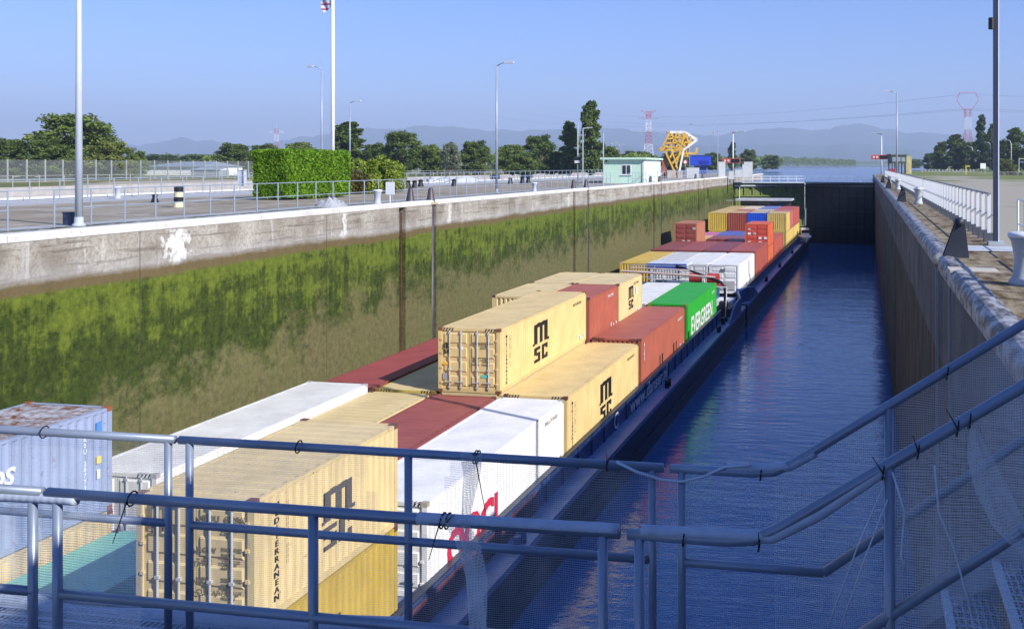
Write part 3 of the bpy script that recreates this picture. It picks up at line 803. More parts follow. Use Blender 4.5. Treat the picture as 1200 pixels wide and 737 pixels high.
# ---------------------------------------------------------------- pylons
def pylon(label, px, ytop, d, wpx, kind):
    X, Y = UD(px, d); h = CZ+(HY-ytop)/F*d; w_ = wpx/F*d
    th = thing('power_pylon', label, 'pylon', (X, Y, 0), TH)
    RW = [paint((.50,.045,.05),.6,.05), paint((.78,.76,.76),.6,.03)]
    segs = 14; base = w_*.5; 
    def hw(z): return base*(1-.62*min(1, z/(h*.60)))if z < h*.6 else base*.38
    for k in range(segs):
        z0 = h*k/segs; z1 = h*(k+1)/segs; m = MB(); a, b = hw(z0), hw(z1); tt = (.0058 if kind[0] == 'cat' else .0036)*h
        c0 = [(-a,-a),(a,-a),(a,a),(-a,a)]; c1 = [(-b,-b),(b,-b),(b,b),(-b,b)]
        for i in range(4):
            j = (i+1) % 4
            m.bar((*c0[i], z0), (*c1[i], z1), tt, tt); m.bar((*c0[i], z0), (*c1[j], z1), tt*.6, tt*.6)
            m.bar((*c0[j], z0), (*c1[i], z1), tt*.6, tt*.6); m.bar((*c1[i], z1), (*c1[j], z1), tt*.6, tt*.6)
        m.build('lattice_section', RW[0] if (k*kind[1]) % 6 < 3 else RW[1], th)
    m = MB(); tt = .004*h
    if kind[0] == 'cat':
        for s in (-1, 1): m.bar((0, 0, h*.93), (s*w_*.62, 0, h*1.02), tt*1.3, tt*1.3); m.bar((s*hw(h), 0, h), (s*w_*.62, 0, h*1.02), tt, tt)
        m.build('top_horn', RW[0], th); m = MB()
        for z, q in ((.62, 1.25), (.86, .8)):
            for s in (-1, 1): m.bar((0, 0, h*z), (s*w_*q, 0, h*(z+.02)), tt*1.1, tt*1.1); m.bar((0, 0, h*(z+.05)), (s*w_*q, 0, h*(z+.02)), tt, tt)
        m.build('cross_arm', paint((.30,.28,.30),.6), th)
    elif kind[0] == 'delta':
        for s in (-1, 1):
            m.bar((s*hw(h), 0, h*.96), (s*w_*.75, 0, h*1.14), tt*1.5, tt*1.5); m.bar((s*w_*.75, 0, h*1.14), (s*w_*.55, 0, h*1.28), tt*1.4, tt*1.4)
            m.bar((s*w_*.95, 0, h*1.18), (s*w_*.55, 0, h*1.24), tt, tt)
        m.bar((-w_*.6, 0, h*1.28), (w_*.6, 0, h*1.28), tt*1.4, tt*1.6); m.build('cross_arm', RW[0], th)
    else:
        for s in (-1, 1): m.bar((0, 0, h*.99), (s*w_*.9, 0, h*.90), tt*2, tt*1.6)
        m.bar((-w_*.9, 0, h*.90), (w_*.9, 0, h*.90), tt*2, tt*2); m.bar((0, 0, h), (0, 0, h*1.16), tt, tt); m.build('cross_arm', RW[1], th)
    return X, Y, h
PT = 1.7; pylon('red and white lattice pylon standing between the tallest poplar and the yellow lattice bridge', 760, 131, 620, 15, ('cat', 1))
pylon('faint hazy pylon with pale arms above the square hedge', 324, 151, 2100, 10, ('arm', 1))
pr_ = pylon('tall pale red and white pylon above the right tree row', 1134, 128, 900, 17, ('delta', 1))
X1, Y1 = UD(1134, 900)
for k, (o1, yy0) in enumerate(((-9, 128), (9, 128), (0, 110))):
    a = Vector((X1+o1, Y1, CZ+(HY-yy0)/F*900)); X2, Y2 = UD(560+40*k, 2300); b = Vector((X2, Y2, 120+8*k))
    X3, Y3 = UD(1500, 760); c = Vector((X3, Y3, 60+6*k)); pts = []
    for (p, q) in ((b, a), (a, c)):
        for i in range(14):
            u = i/13; v = p.lerp(q, u); v.z -= 22*4*u*(1-u)*(1 if p is b else .4); pts.append(v)
    m = MB().tube(pts, .09, 4); o = m.build('power_line', plain((.25,.27,.32),.5)); tag(o, ('lowest','middle','upper')[k]+' power line wire running to the right pylon', 'power line', 'power line wires')

# ---------------------------------------------------------------- green hut
hxl, hxr = -29.9, -25.2; hy0, hy1 = 112.9, 124.0
th = thing('lock_hut', 'flat roofed pale green lock keeper hut with right side whitened for sunlight on the left quay', 'hut', (hxl, hy0, 0), TH*.35)
MINT = paint((.52, .72, .57), .7, .03)
Wd, Ld = 4.75, 14.0
m = MB().box(0, 0, 0, Wd, .2, 2.75); m.build('front_wall', MINT, th)
MB().box(Wd-.2, .2, 0, Wd, Ld, 2.75).box(0, .2, 0, .2, Ld, 2.75).box(.2, Ld-.2, 0, Wd-.2, Ld, 2.75).build('side_wall', paint((.78, .84, .78), .7, .02), th)  # near-white side walls: sunlight put into the colour
MB().box(-.35, -.45, 2.752, Wd+.3, Ld+.3, 2.98).build('roof', MINT, th)
fr = MB().box(2.1, -.03, .98, 3.25, -.002, 2.15).build('window', WHITE, th)
MB().box(2.20, -.05, 1.06, 2.62, -.032, 2.07).box(2.72, -.05, 1.06, 3.14, -.032, 2.07).build('pane', GLASS, fr)
MB().box(2.0, -.14, .92, 3.35, -.002, .975).build('sill', WHITE, fr)
MB().tube([(Wd-.18, -.06, .02), (Wd-.18, -.06, 2.7)], .045, 8).build('downpipe', STEELGREY, th)
MB().box(Wd+.004, 11.0, .03, Wd+.04, 12.0, 2.1).build('door', paint((.50,.60,.54),.6), th)
MB().tube([(.35, -.2, 2.6), (.35, -.5, 2.5)], .10, 8).build('camera_housing', BLACK, th)
MB().box(Wd+.005, 2.3, 1.75, Wd+.03, 3.4, 1.85).box(Wd+.005, 6, 1.75, Wd+.03, 9.5, 1.85).build('cladding_rail', paint((.6,.7,.62),.7), th)

# yellow lattice lift bridge
X, Y = U(799, 208, 2.07); X, Y = UD(799, 165)
YEL = paint((.70, .42, .06), .5, .08, .2)
th = thing('lattice_bridge', 'yellow steel lattice lift bridge tilted up with white bent edge beams', 'lift bridge', (X, Y, 0), TH)
s_ = 165/F   # metres per px at that distance
def Q(px, py, dy=0): return ((px-799)*s_, dy, CZ+(HY-py)*s_)
for dy, nm in ((0, 0), (3.2, 1)):
    m = MB()
    out = [(785,155),(803,155),(817,164),(801,176),(795,208)]
    for a, b in zip(out[:-1], out[1:]): m.bar(Q(*a, dy), Q(*b, dy), .3, .34)
    m.build('edge_beam', paint((.80,.80,.74),.5), th)
    m = MB()
    for a, b in (((785,155),(777,172)),((777,172),(790,200)),((790,200),(795,208)),((803,155),(792,196)),((803,155),(785,185)),((794,155),(786,172)),((786,172),(801,176)),((794,155),(803,172)),((785,155),(797,172)),((777,172),(801,174)),((803,155),(808,171)),((810,160),(806,173)),((786,172),(794,198)),((801,176),(788,192)),((782,163),(806,160)),((779,168),(812,167)),((772,176),(801,176)),((772,176),(777,172)),((801,180),(816,180)),((816,180),(817,173))):
        m.bar(Q(*a, dy), Q(*b, dy), .24, .28)
    m.build('truss_member', YEL, th)
m = MB()
for a in ((785,155),(794,155),(803,155),(777,172),(786,172),(801,176),(790,200),(810,160),(817,164),(772,176),(816,180),(782,163),(806,162),(788,190)):
    m.bar(Q(*a, 0), Q(*a, 3.2), .18, .18)
rq = random.Random(2)
for k in range(85):
    a = (rq.uniform(783,806), rq.uniform(157,184)); b = (a[0]+rq.uniform(-6,6), a[1]+rq.uniform(-7,7))
    m.bar(Q(*a, rq.uniform(0,3)), Q(*b, rq.uniform(0,3)), .17, .17)
m.build('cross_brace', YEL, th)
MB().box(*Q(782,208,-.6)[:2], 0, *Q(792,208,3.8)[:2], CZ+(HY-200)*s_).box(Q(794,0)[0], -.6, 0, Q(800,0)[0], 3.8, 1.2).build('pier', paint((.55,.45,.36),.8), th)
MB().box(Q(776,0)[0], .4, 0, Q(782,0)[0], 2.8, CZ+(HY-186)*s_).build('brick_pier', paint((.36,.13,.08),.8), th)

# blue building
X, Y = UD(821, 235); th = thing('blue_building', 'bright blue box building standing on narrow legs beyond the yellow bridge', 'building', (X, Y, 0), TH)
s_ = 235/F
BLU = paint((.02, .06, .50), .5, .05)
MB().box(-13*s_, 0, CZ+(HY-197)*s_+.6, 12.5*s_, 6, CZ+(HY-183)*s_).build('wall', BLU, th)
MB().box(-7*s_, 1, 0, 7*s_, 5, 2.0).build('base_wall', paint((.05,.08,.35),.5), th)
MB().box(-13.4*s_, -.1, CZ+(HY-183)*s_+.004, 13*s_, 6.1, CZ+(HY-182)*s_).build('roof', paint((.03,.05,.22),.5), th)
m = MB().box(-2*s_, -.05, CZ+(HY-193)*s_, 9*s_, -.004, CZ+(HY-188.6)*s_); m.build('dark_panel', paint((.012,.03,.28),.4), th)
# no-entry disc sign in front
X, Y = UD(803, 190); th = thing('round_sign', 'round red rimmed road sign on a pole before the blue building', 'sign', (X, Y, 0), TH)
MB().tube([(0,0,0),(0,0,3.3)], .05, 6).build('pole', STEELGREY, th)
MB().tube([(0,-.05,2.7),(0,-.09,2.7)], .42, 20).build('disc', paint((.55,.03,.04),.4), th)
MB().tube([(0,-.095,2.7),(0,-.11,2.7)], .28, 20).build('disc_centre', WHITE, th)
# small white cabinets
CAB = paint((.55,.57,.57),.6,.03)
for px, d, wpx, y0, y1, lb in ((812,165,15,197,207,'large white cabinet between the round sign and the blue building'),(846,172,8,190,206,'tall white cabinet left of the signal mast'),(874,172,8,193,207,'grey cabinet right of the signal mast'),(877,180,10,190,196,'pale raised box at the left end of the lock gate'),(866,176,9,199,208,'small white cabinet at the foot of the signal mast'),(857,150,6,201,209,'low white block near the left signal mast'),(282,100,7,200,214,'white cylinder-like cabinet left of the square hedge')):
    X, Y = UD(px, d); s_ = d/F
    h0 = 0; h1 = CZ+(HY-y0)*s_
    o = MB().box(-wpx*s_/2, 0, 0, wpx*s_/2, .7, h1).box(-wpx*s_/2-.04, -.04, h1+.002, wpx*s_/2+.04, .74, h1+.06).build('cabinet', CAB); o.location = (X, Y, 0); o.rotation_euler = (0, 0, TH)
    tag(o, lb, 'cabinet', 'white service cabinets')
# dark cabin on right
X, Y = UD(1055, 176); th = thing('control_cabin', 'dark raised control cabin with louvred windows at the far right of the gate', 'cabin', (X, Y, 0), TH)
DG = paint((.06,.075,.07),.5)
MB().box(-1.55, 0, 2.4, 1.1, 3, 3.9).build('wall', DG, th)
MB().box(-1.7, -.15, 3.902, 1.6, 3.2, 4.1).build('roof', paint((.2,.23,.2),.6), th)
for i in range(3):
    MB().box(-1.4+.8*i, -.03, 2.75, -.75+.8*i, -.003, 3.5).build('window', paint((.25,.32,.35),.2), th)
m = MB()
for q in (-1.4, -.3, .9): m.box(q-.08, 0, 0, q+.08, .16, 2.4); m.box(q-.08, 2.8, 0, q+.08, 2.96, 2.4)
m.build('leg', DG, th); MB().box(1.15, .5, .6, 2.1, 2.0, 3.7).build('yellow_tank', paint((.5,.45,.22),.6), th)
o = MB().box(-.9, 0, 0, .9, 1.2, 1.0).box(-.6, .1, 1.0, .5, 1.1, 1.45).build('red_cart', paint((.5,.03,.05),.4)); X, Y = UD(1046, 174); o.location = (X, Y, 0)
tag(o, 'small red service cart in front of the control cabin', 'cart')
# right bank pieces
X, Y = UD(1132, 230); o = MB().box(-.12,-.1,0,.12,.1,2.0).box(.12,-.1,1.75,.9,.1,2.0).build('hydrant_post', paint((.75,.60,.10),.5)); o.location = (X, Y, 0); tag(o, 'yellow angled post standing in the grass on the right bank', 'post')
X, Y = UD(1152, 260); th = thing('info_board', 'white information board on two legs on the right bank', 'sign', (X, Y, 0), TH)
MB().box(-.55,-.04,.5,-.45,.04,1.2).box(.45,-.04,.5,.55,.04,1.2).box(-.55,-.04,-.02,-.45,.04,.5).box(.45,-.04,-.02,.55,.04,.5).build('leg', STEELGREY, th); MB().box(-.7,-.06,1.2,.7,.06,2.6).build('panel', WHITE, th)
X, Y = UD(1198, 300); o = MB().box(-1,-.08,0,-.85,.08,4.0).box(-1,-.08,4.0,1.4,.08,4.15).box(1.25,-.08,0,1.4,.08,4.0).build('goal_frame', WHITE); o.location = (X, Y, 0); tag(o, 'white rectangular pipe frame at the right picture edge', 'frame')
m = MB(); rq = random.Random(5)
for k in range(34):
    a = rq.uniform(-4, 6); b = rq.uniform(-2, 2); s0 = rq.uniform(.3, .9)
    m.lathe([(s0, 0), (s0*.8, s0*.5), (s0*.2, s0*.9)], 5, (a, b, 0))
X, Y = UD(1192, 215); o = m.build('rubble_pile', plain((.09,.085,.08),.9)); o.location = (X, Y, 0); tag(o, 'dark low pile of rubble in the grass at the right picture edge', 'rubble')
m = MB()
for k in range(16): m.box(-8+k*1.0, 0, 0, -7.6+k*1.0, .4, .85)
X, Y = UD(1112, 300); o = m.build('stone_row', paint((.4,.4,.38),.8)); o.location = (X, Y, 0); tag(o, 'row of low grey blocks far off on the right bank', 'barrier')
# farm building
X, Y = UD(200, 205); th = thing('farm_shed', 'long white farm shed with grey gable roof beyond the mesh fence', 'shed', (X, Y, 0), TH*.2)
s_ = 205/F
m = MB(); x0, x1, ym = -38*s_, 41*s_, 7
e, r_ = CZ+(HY-198)*s_+.4, CZ+(HY-189.5)*s_
MB().box(x0, 0, 0, x1, 14, e).build('wall', WHITE, th)
n = len(m.v); m.v += [(x0-.3,-.5,e+.005),(x1+.3,-.5,e+.005),(x1-1.5,7,r_),(x0+4.5,7,r_),(x0-.3,14.5,e+.005),(x1+.3,14.5,e+.005)]
m.f += [(0,1,2,3),(5,4,3,2),(1,5,2),(4,0,3),(0,4,5,1)]; m.build('roof', paint((.22,.26,.34),.6), th)
o = MB().box(-3, 0, 0, 3, 3, 1.2).quad((-3.2,-.2,1.21),(3.2,-.2,1.21),(3.2,3.2,1.7),(-3.2,3.2,1.7)).build('low_shed', paint((.3,.35,.42),.6)); X, Y = UD(240, 190); o.location = (X, Y, 0); tag(o, 'low grey lean-to right of the farm shed', 'shed')
# clutter beyond the neighbouring lock
CT = [('white boat hull block', 560, 100), ('white boat hull block', 620, 110)]
o = MB().box(-4, 0, 0, 4, .5, .5).box(-3.6, .1, .5, 3.4, .4, .75).build('pipe_store', paint((.45,.48,.5),.6)); X, Y = UD(532, 118); o.location = (X, Y, 0); o.rotation_euler=(0,0,R(70)); tag(o, 'long pale low structure behind the railing between bush and middle light pole', 'structure')
rq = random.Random(9)
for k, (px, d, lb) in enumerate(((478,92,'first small dark bollard right of the round bush'),(486,92,'second small dark bollard right of the round bush'),(493,97,'third small dark bollard right of the round bush'),(532,100,'small dark bollard under the silvery tree'),(598,112,'small dark bollard right of the middle light pole'),(612,115,'second small dark bollard right of the middle light pole'),(619,116,'third small dark bollard right of the middle light pole'))):
    X, Y = UD(px, d); o = MB().lathe([(.30, 0), (.2, .5), (.28, .62), (.1, .7)], 10).build('mooring_post', BLACK); o.location = (X, Y, 0); tag(o, lb, 'mooring post', 'small dark bollards by the neighbouring lock')
X, Y = UD(677, 100); th = thing('traffic_signal', 'pole with black signal panel in front of the tallest poplar', 'signal', (X, Y, 0), TH)
MB().tube([(0,0,0),(0,0,6.3)], .06, 8).build('pole', STEELGREY, th); MB().box(-.4,-.1,2.2,.35,.1,2.9).build('panel', BLACK, th); MB().box(-.3,-.12,2.3,.25,-.103,2.55).build('panel_face', paint((.6,.6,.6),.5), th)
X, Y = UD(683, 104); th = thing('light_pole', 'slim pole with short arm right of the black signal panel', 'lamp post', (X, Y, 0), TH)
MB().tube([(0,0,0),(0,0,5.9)], .06, 8).build('pole', STEELGREY, th); MB().tube([(0,0,5.9),(1.0,0,6.0)], .06, 6).build('arm', STEELGREY, th)
X, Y = UD(707, 98); o = MB().tube([(0,0,0),(0,0,5.2)], .06, 8).build('light_pole', STEELGREY); o.location=(X,Y,0); tag(o, 'plain slim pole at the left corner of the green hut', 'pole')

# ---------------------------------------------------------------- lock gate (mitre leaves)
XM = (XL+XR)/2; AP = 5.9
ALG = WALL_L; GATE_SHADE = paint((.010,.012,.016), .6, .2, .2)  # black coat puts deep shade into the right gate leaf
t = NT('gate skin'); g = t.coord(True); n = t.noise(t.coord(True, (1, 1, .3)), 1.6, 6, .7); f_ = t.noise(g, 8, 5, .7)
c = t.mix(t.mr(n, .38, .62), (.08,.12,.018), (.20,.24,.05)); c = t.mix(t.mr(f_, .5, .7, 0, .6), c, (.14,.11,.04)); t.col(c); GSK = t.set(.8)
def leaf(label, xa, ya, xb, yb, skin):
    L = math.hypot(xb-xa, yb-ya); th = thing('lock_gate', label, 'lock gate', (xa, ya, 0), math.atan2(yb-ya, xb-xa), 'mitre gate leaves')
    MB().box(.06, 0, -14.9, L-.06, .7, -1.15).build('skin_plate', skin, th)
    m = MB()
    for z in (-3.5, -6.3, -9.1, -11.7): m.box(.1, -.30, z-.12, L-.1, -.003, z+.12)
    for k in range(9): m.box(.3+k*(L-.7)/8, -.22, -14, .45+k*(L-.7)/8, -.003, -1.4)
    m.build('girder', skin if skin is not GATE_SHADE else GATE_SHADE, th)
    MB().box(0, -.55, -1.148, L, 1.1, -.98).box(.02, -.45, -1.75, L-.02, -.32, -1.5).build('walkway', STEELGREY if skin is not GATE_SHADE else paint((.10,.11,.13),.6), th)  # walkway darkened the same way on the shaded leaf
    m = MB()
    for z in (-.45, .05): m.tube([(0, -.5, z), (L, -.5, z)], .03, 6); m.tube([(0, 1.05, z), (L, 1.05, z)], .03, 6)
    m.build('rail', WSL, th)
    for k in range(9):
        MB().box(.05+k*(L-.2)/8, -.53, -.98, .11+k*(L-.2)/8, -.47, .05).build('rail_post', WSL, th)
    m = MB()
    for k in range(5): m.tube([(1.2+k*2.2, -.35, -2.0), (1.2+k*2.2, -.02, -2.0)], .16, 10)
    m.build('fender', BLACK, th)
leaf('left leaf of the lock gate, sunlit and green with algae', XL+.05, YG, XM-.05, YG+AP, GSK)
leaf('right leaf of the lock gate, black with deep shade painted in', XM+.05, YG+AP, XR-.05, YG, GATE_SHADE)
m = MB()
rq = random.Random(4)
o = MB().tube([(XM+.1, YG+AP-.7, -1.6), (XM+.2, YG+AP-1.6, -5), (XM+.0, YG+AP-2.2, -12)], [.05,.12,.30], 7).build('water_jet', plain((.22,.25,.27),.4), None, True); tag(o, 'white jet of water leaking down the middle joint of the lock gate', 'water leak')

# ================================================================ BARGES
GB = .0085; BROT = -math.atan(GB)
def bp(xb, y, z): return (xb+GB*y, y, z)
def barge(name, label, y0, y1, taper_at_end, taper_at_start):
    th = thing(name, label, 'barge', (GB*y0, y0, 0), BROT)
    xl, xr = -23.3, -10.89; L = y1-y0; zd = 2.07-12.2; zc = 2.07-11.26
    def outline(k=0, e=0):
        r = []
        b0 = 3.2 if taper_at_start else 0; b1 = 1.2 if taper_at_end else 0
        return [(xl+b0*.6, 0), (xr-b0*.5, 0), (xr, b0), (xr, L-b1), (xr-b1*.25, L), (xl+b1*.6, L), (xl, L-b1), (xl, b0)]
    MB().prism(outline(), -14.3, zd).build('hull', NAVY, th)
    m = MB(); yy0, yy1 = (3.2 if taper_at_start else 0), L-(1.2 if taper_at_end else 0)
    m.box(xr-.03, yy0, zd-.16, xr+.05, yy1, zd+.05); m.build('rubbing_strake', BLUELT, th); MB().box(xr-.0, yy0, -11.35, xr+.06, yy1, -11.22).build('rubbing_strake', NAVY, th)
    # side deck strip
    MB().box(-11.72, .5, zd+.004, xr-.035, L-.5, zd+.02).build('side_deck', paint((.22,.30,.48), .45, .12, .15), th)
    return th, xl, xr, L, zd, zc
thN, xl, xr, LN, zd, zc = barge('cargo_barge', 'near blue barge loaded with containers against the green wall', 6, 86.9, True, False)
h0, h1 = 8.0-6, 77.0-6
MB().box(-11.74, h0, zd+.002, -11.68, h1, zc).build('coaming', BLUEDK, thN)
MB().box(-23.0, h0, zd+.002, -22.94, h1, zc).build('coaming', BLUEDK, thN)
MB().box(-22.94, h1-.08, zd+.002, -11.74, h1, zc).build('coaming', BLUEDK, thN)
MB().box(-11.80, h0, zc+.001, -11.60, h1, zc+.05).build('coaming_rim', paint((.025,.03,.05),.4,.1), thN)
for k in range(34): MB().box(-11.68, h0+.6+2.0*k, zd+.03, -11.60, h0+.66+2.0*k, zc-.02).build('stiffener', BLUEDK, thN)
m = MB()
rq = random.Random(8)
for k in range(34): 
    y = rq.uniform(h0, 38); m.quad((-11.594, y, zd+.12+rq.uniform(0,.15)), (-11.594, y+rq.uniform(.8,2.6), zd+.12), (-11.594, y+rq.uniform(.8,2.4), zc-.3), (-11.594, y+.2, zc-.35))
RSTN = paint((.20,.06,.05),.8,.2)
MB().box(-11.600, h0, zd+.10, -11.594, 27.5, zc-.12).build('primer_patch', paint((.13,.05,.07),.7,.3,.4), thN)
WHT = plain((.80,.82,.85), .5)
lettering('www.danser.nl', .95, (-11.588, 47.2-6, zd+.18), (0,1,0), (0,0,1), WHT, thN, .02, 1.55)
# ring logo beside the address
m = MB(); n = 20
for k in range(int(n*.8)):
    a0 = 2*pi*k/n+.5; a1 = 2*pi*(k+1)/n+.5
    m.quad(*[(-11.588, 44.6-6+r*1.3*cos(a), zd+.5+r*sin(a)) for r, a in ((.26,a0),(.26,a1),(.38,a1),(.38,a0))])
m.build('ring_emblem', WHT, thN)
# side deck bollards
for y in (30.5, 47.2-6+12.8, 72.5):
    m = MB()
    for dy in (-.28, .28): m.lathe([(.13, 0), (.11, .35), (.14, .40)], 12, (xr-.25, y-6+dy, zd+.02))
    m.build('deck_bollard', BLUELT if y < 40 else BLACK, thN, True)
# raised bow bulwark
def bulwark(th, pts, name='bulwark'):  # pts: (x, y, ztop)
    m = MB()
    for (xa, ya, za), (xb_, yb, zb) in zip(pts[:-1], pts[1:]):
        n = len(m.v); z0 = zd+.01
        m.v += [(xa, ya, z0), (xb_, yb, z0), (xb_, yb, zb), (xa, ya, za), (xa-.10, ya, z0), (xb_-.10, yb, z0), (xb_-.18, yb, zb), (xa-.18, ya, za)]
        m.f += [(n,n+1,n+2,n+3),(n+7,n+6,n+5,n+4),(n+3,n+2,n+6,n+7),(n,n+3,n+7,n+4),(n+1,n+5,n+6,n+2)]
    m.build(name, BLUEDK, th)
    m = MB(); m.tube([(a[0]-.09, a[1], a[2]+.02) for a in pts], .07, 6); m.build('bulwark_cap', BLUELT, th)
bulwark(thN, [(xr+.02, 70.5, zd+.06), (xr+.04, 73.6, zd+1.05), (xr+.02, 77.0, zd+1.15), (xr-.6, 80.0, zd+1.25)])
# deck machinery on the bow
RED = paint((.45,.05,.04),.5); 
zd += 1.75
MB().box(-21.5, 72.5, zd-1.9+.03, -13, 79, zd+.35).build('foredeck', BLUEDK, thN)
m = MB()
for k in range(2): m.tube([(-15.2+k*1.5, 76.8, zd+1.0), (-14.2+k*1.5, 76.8, zd+1.0)], .42, 14)
m.box(-15.6, 76.2, zd+.35, -12.4, 77.4, zd+.55); m.build('winch', RED, thN)
m = MB()
for k in range(4): m.box(-20.5+k*2.1, 77.5, zd+.35, -20.44+k*2.1, 77.56, zd+1.9)
for z in (.9, 1.4, 1.9): m.tube([(-20.5, 77.53, zd+z), (-12.4, 77.53, zd+z)], .035, 6)
m.build('rail', STEELGREY, thN)
m = MB(); m.tube([(-20.8, 75.6, zd+1.6), (-12.9, 75.9, zd+1.2)], .09, 8); m.tube([(-19.8, 75.0, zd+1.95), (-14.9, 75.2, zd+1.8)], .06, 8); m.build('pipe', paint((.55,.42,.38),.6), thN)
zd -= 1.75
MB().tube([(-17.5, 76.2, zd+.3), (-17.3, 76.2, zd+3.0)], .06, 8).build('mast', WHITE, thN)
m = MB(); m.tube([(-12.0, 75.5, zd+.1), (-12.0, 75.5, zd+2.2), (-12.4, 75.6, zd+2.6), (-16.2, 77.5, zd+3.6)], [.14,.13,.12,.07], 10); m.tube([(-16.1,77.45,zd+3.58),(-16.7,77.7,zd+3.72)], .13, 8); m.build('boom', BLACK, thN, True)
m = MB(); m.box(-12.6, 73.5, zd+.03, -11.3, 76.6, zd+.7); m.box(-12.3, 74, zd+.7, -11.7, 75.0, zd+1.15); m.build('hydraulic_unit', BLACK, thN)
m = MB(); m.box(-13.2, 76.9, zd+.03, -11.6, 79.0, zd+.9); m.tube([(-11.5, 72.2, zd+.3), (-11.4, 72.2, zd+2.6)], .04, 6); m.tube([(-11.4,72.2,zd+2.6),(-12.9,72.2,zd+2.65)], .04, 6); m.build('locker', WHITE, thN)
m = MB(); m.lathe([(.25, 0), (.25, .3)], 14, (-11.5, 71.6, zd+.03)); m.lathe([(.16, 0), (.2, .5)], 12, (-11.35, 70.0, zd+.03)); m.build('rope_coil', BLACK, thN)

thF, xl, xr, LF, zd, zc = barge('cargo_barge', 'far barge with wheelhouse moored ahead of the near barge', 87.2, 172, False, False)
h0, h1 = 89.2-87.2-.9, 163.6-87.2
MB().box(-11.74, h0, zd+.002, -11.68, h1, zc).build('coaming', BLUEDK, thF)
MB().box(-23.0, h0, zd+.002, -22.94, h1, zc).build('coaming', BLUEDK, thF)
MB().box(-11.80, h0, zc+.001, -11.60, h1, zc+.05).build('coaming_rim', paint((.025,.03,.05),.4,.1), thF)
bulwark(thF, [(xr-.9, .6, zd+1.25), (xr-.1, 2.6, zd+1.2), (xr+.02, 5.0, zd+.95), (xr+.03, 8.0, zd+.06)])
for y in (18, 33, 52): 
    m = MB(); 
    for dy in (-.3, .3): m.lathe([(.15, 0), (.12, .42), (.17, .48)], 10, (xr-.22, y+dy, zd+.02))
    m.build('deck_bollard', BLACK, thF, True)
# blue canopy shelter at the coupling
sh = MB()
cn = thing('deck_shelter', 'open steel shelter with blue and white roof on the deck before the white containers', 'shelter', bp(-18.9, 84.0, zd+.03), BROT); cn.scale = (.80, 1, 1.52)
for x_ in (0, 3.9):
    for y_ in (0, 2.2): MB().box(x_-.05, y_-.05, 0, x_+.05, y_+.05, 2.35).build('leg', STEELGREY, cn)
MB().box(-.2, -.3, 2.352, 4.1, 2.5, 2.50).build('roof', paint((.66,.70,.78),.4), cn)
MB().box(-.22, -.33, 2.20, 4.12, -.302, 2.50).build('fascia', paint((.04,.09,.35),.4), cn)
MB().box(.2, 1.2, 0, 3.7, 2.2, 1.4).build('engine_box', paint((.14,.18,.26),.5), cn)
m = MB().tube([(-.1,-.1,1.1),(4,-.1,1.1)], .03, 6); m.tube([(-.1,-.1,1.6),(4,-.1,1.6)], .03, 6); m.build('rail', WSL, cn)
# wheelhouse
wh = thing('wheelhouse', 'low dark wheelhouse with flat grey roof at the far end of the barge', 'wheelhouse', bp(-17.7, 166.3, zd), BROT)
# reach: px 872..928 at d 168
MB().box(-4.2, 0, .02, 3.8, 5, 6.3).build('wall', paint((.05,.03,.035),.5), wh)
for k in range(3): MB().box(-4.0+k*2.6, -.04, 4.9, -1.75+k*2.6, -.004, 6.1).build('window', GLASS, wh)
MB().box(-5.0, -.6, 6.305, 4.3, 5.6, 6.6).build('roof', paint((.52,.53,.56),.5), wh)
MB().box(-6.6, -.1, 6.3, -5.02, .1, 6.4).build('antenna', STEELGREY, wh)
MB().tube([(-4.5,1,6.6),(-4.5,1,8.6)], .05, 6).build('mast', WHITE, wh)
# stern deck clutter and a small white launch
th = thing('work_boat', 'small white launch lying at the far barge stern by the gate', 'boat', bp(-10.6, 158.0, zd+.02), R(8))
m = MB(); sec = [(-3,.15,.5),(-2,.75,.2),(0,1.0,.1),(2,1.0,.1),(3,.9,.15)]
for y,wd_,z0 in sec: m.v += [(-wd_,y,1.1),(0,y,z0),(wd_,y,1.1)]
for k in range(4):
    a=k*3; m.f += [(a,a+3,a+4,a+1),(a+1,a+4,a+5,a+2),(a,a+2,a+5,a+3)]
m.f += [(0,1,2),(12,14,13)]
m.build('hull', WHITE, th); MB().box(-.6,-.5,1.11,.6,1.4,2.3).build('cabin', WHITE, th); MB().box(-.62,-.52,1.6,.62,-.505,2.1).build('window', GLASS, th)

# ---------------------------------------------------------------- containers
CW, ROW = 2.64, {1: -22.80, 2: -20.05, 3: -17.30, 4: -14.52}
_mc = {}
def corr_side(L, H):
    """corrugated side wall lying in plane x=0 (outer), facing +x"""
    m = MB(); z0, z1 = .16, H-.10; y = .17; P = .278; ys = []
    n = max(1, int(round((L-.34)/P))); P = (L-.34)/n
    for k in range(n): ys += [(y+P*k, 0), (y+P*k+P*.27, 0), (y+P*k+P*.5, -.036), (y+P*k+P*.77, -.036)]
    ys.append((L-.17, 0))
    for (a, xa), (b, xb_) in zip(ys[:-1], ys[1:]): m.quad((xa, a, z0), (xb_, b, z0), (xb_, b, z1), (xa, a, z1))
    return m
def corr_end(H):
    m = MB(); z0, z1 = .16, H-.10; n = 9; P = (CW-.34)/n; xs = []
    for k in range(n): xs += [(.17+P*k, 0), (.17+P*k+P*.35, 0), (.17+P*k+P*.5, .05), (.17+P*k+P*.85, .05)]
    xs.append((CW-.17, 0))
    for (a, ya), (b, yb) in zip(xs[:-1], xs[1:]): m.quad((a, ya+.02, z0), (b, yb+.02, z0), (b, yb+.02, z1), (a, ya+.02, z1))
    return m
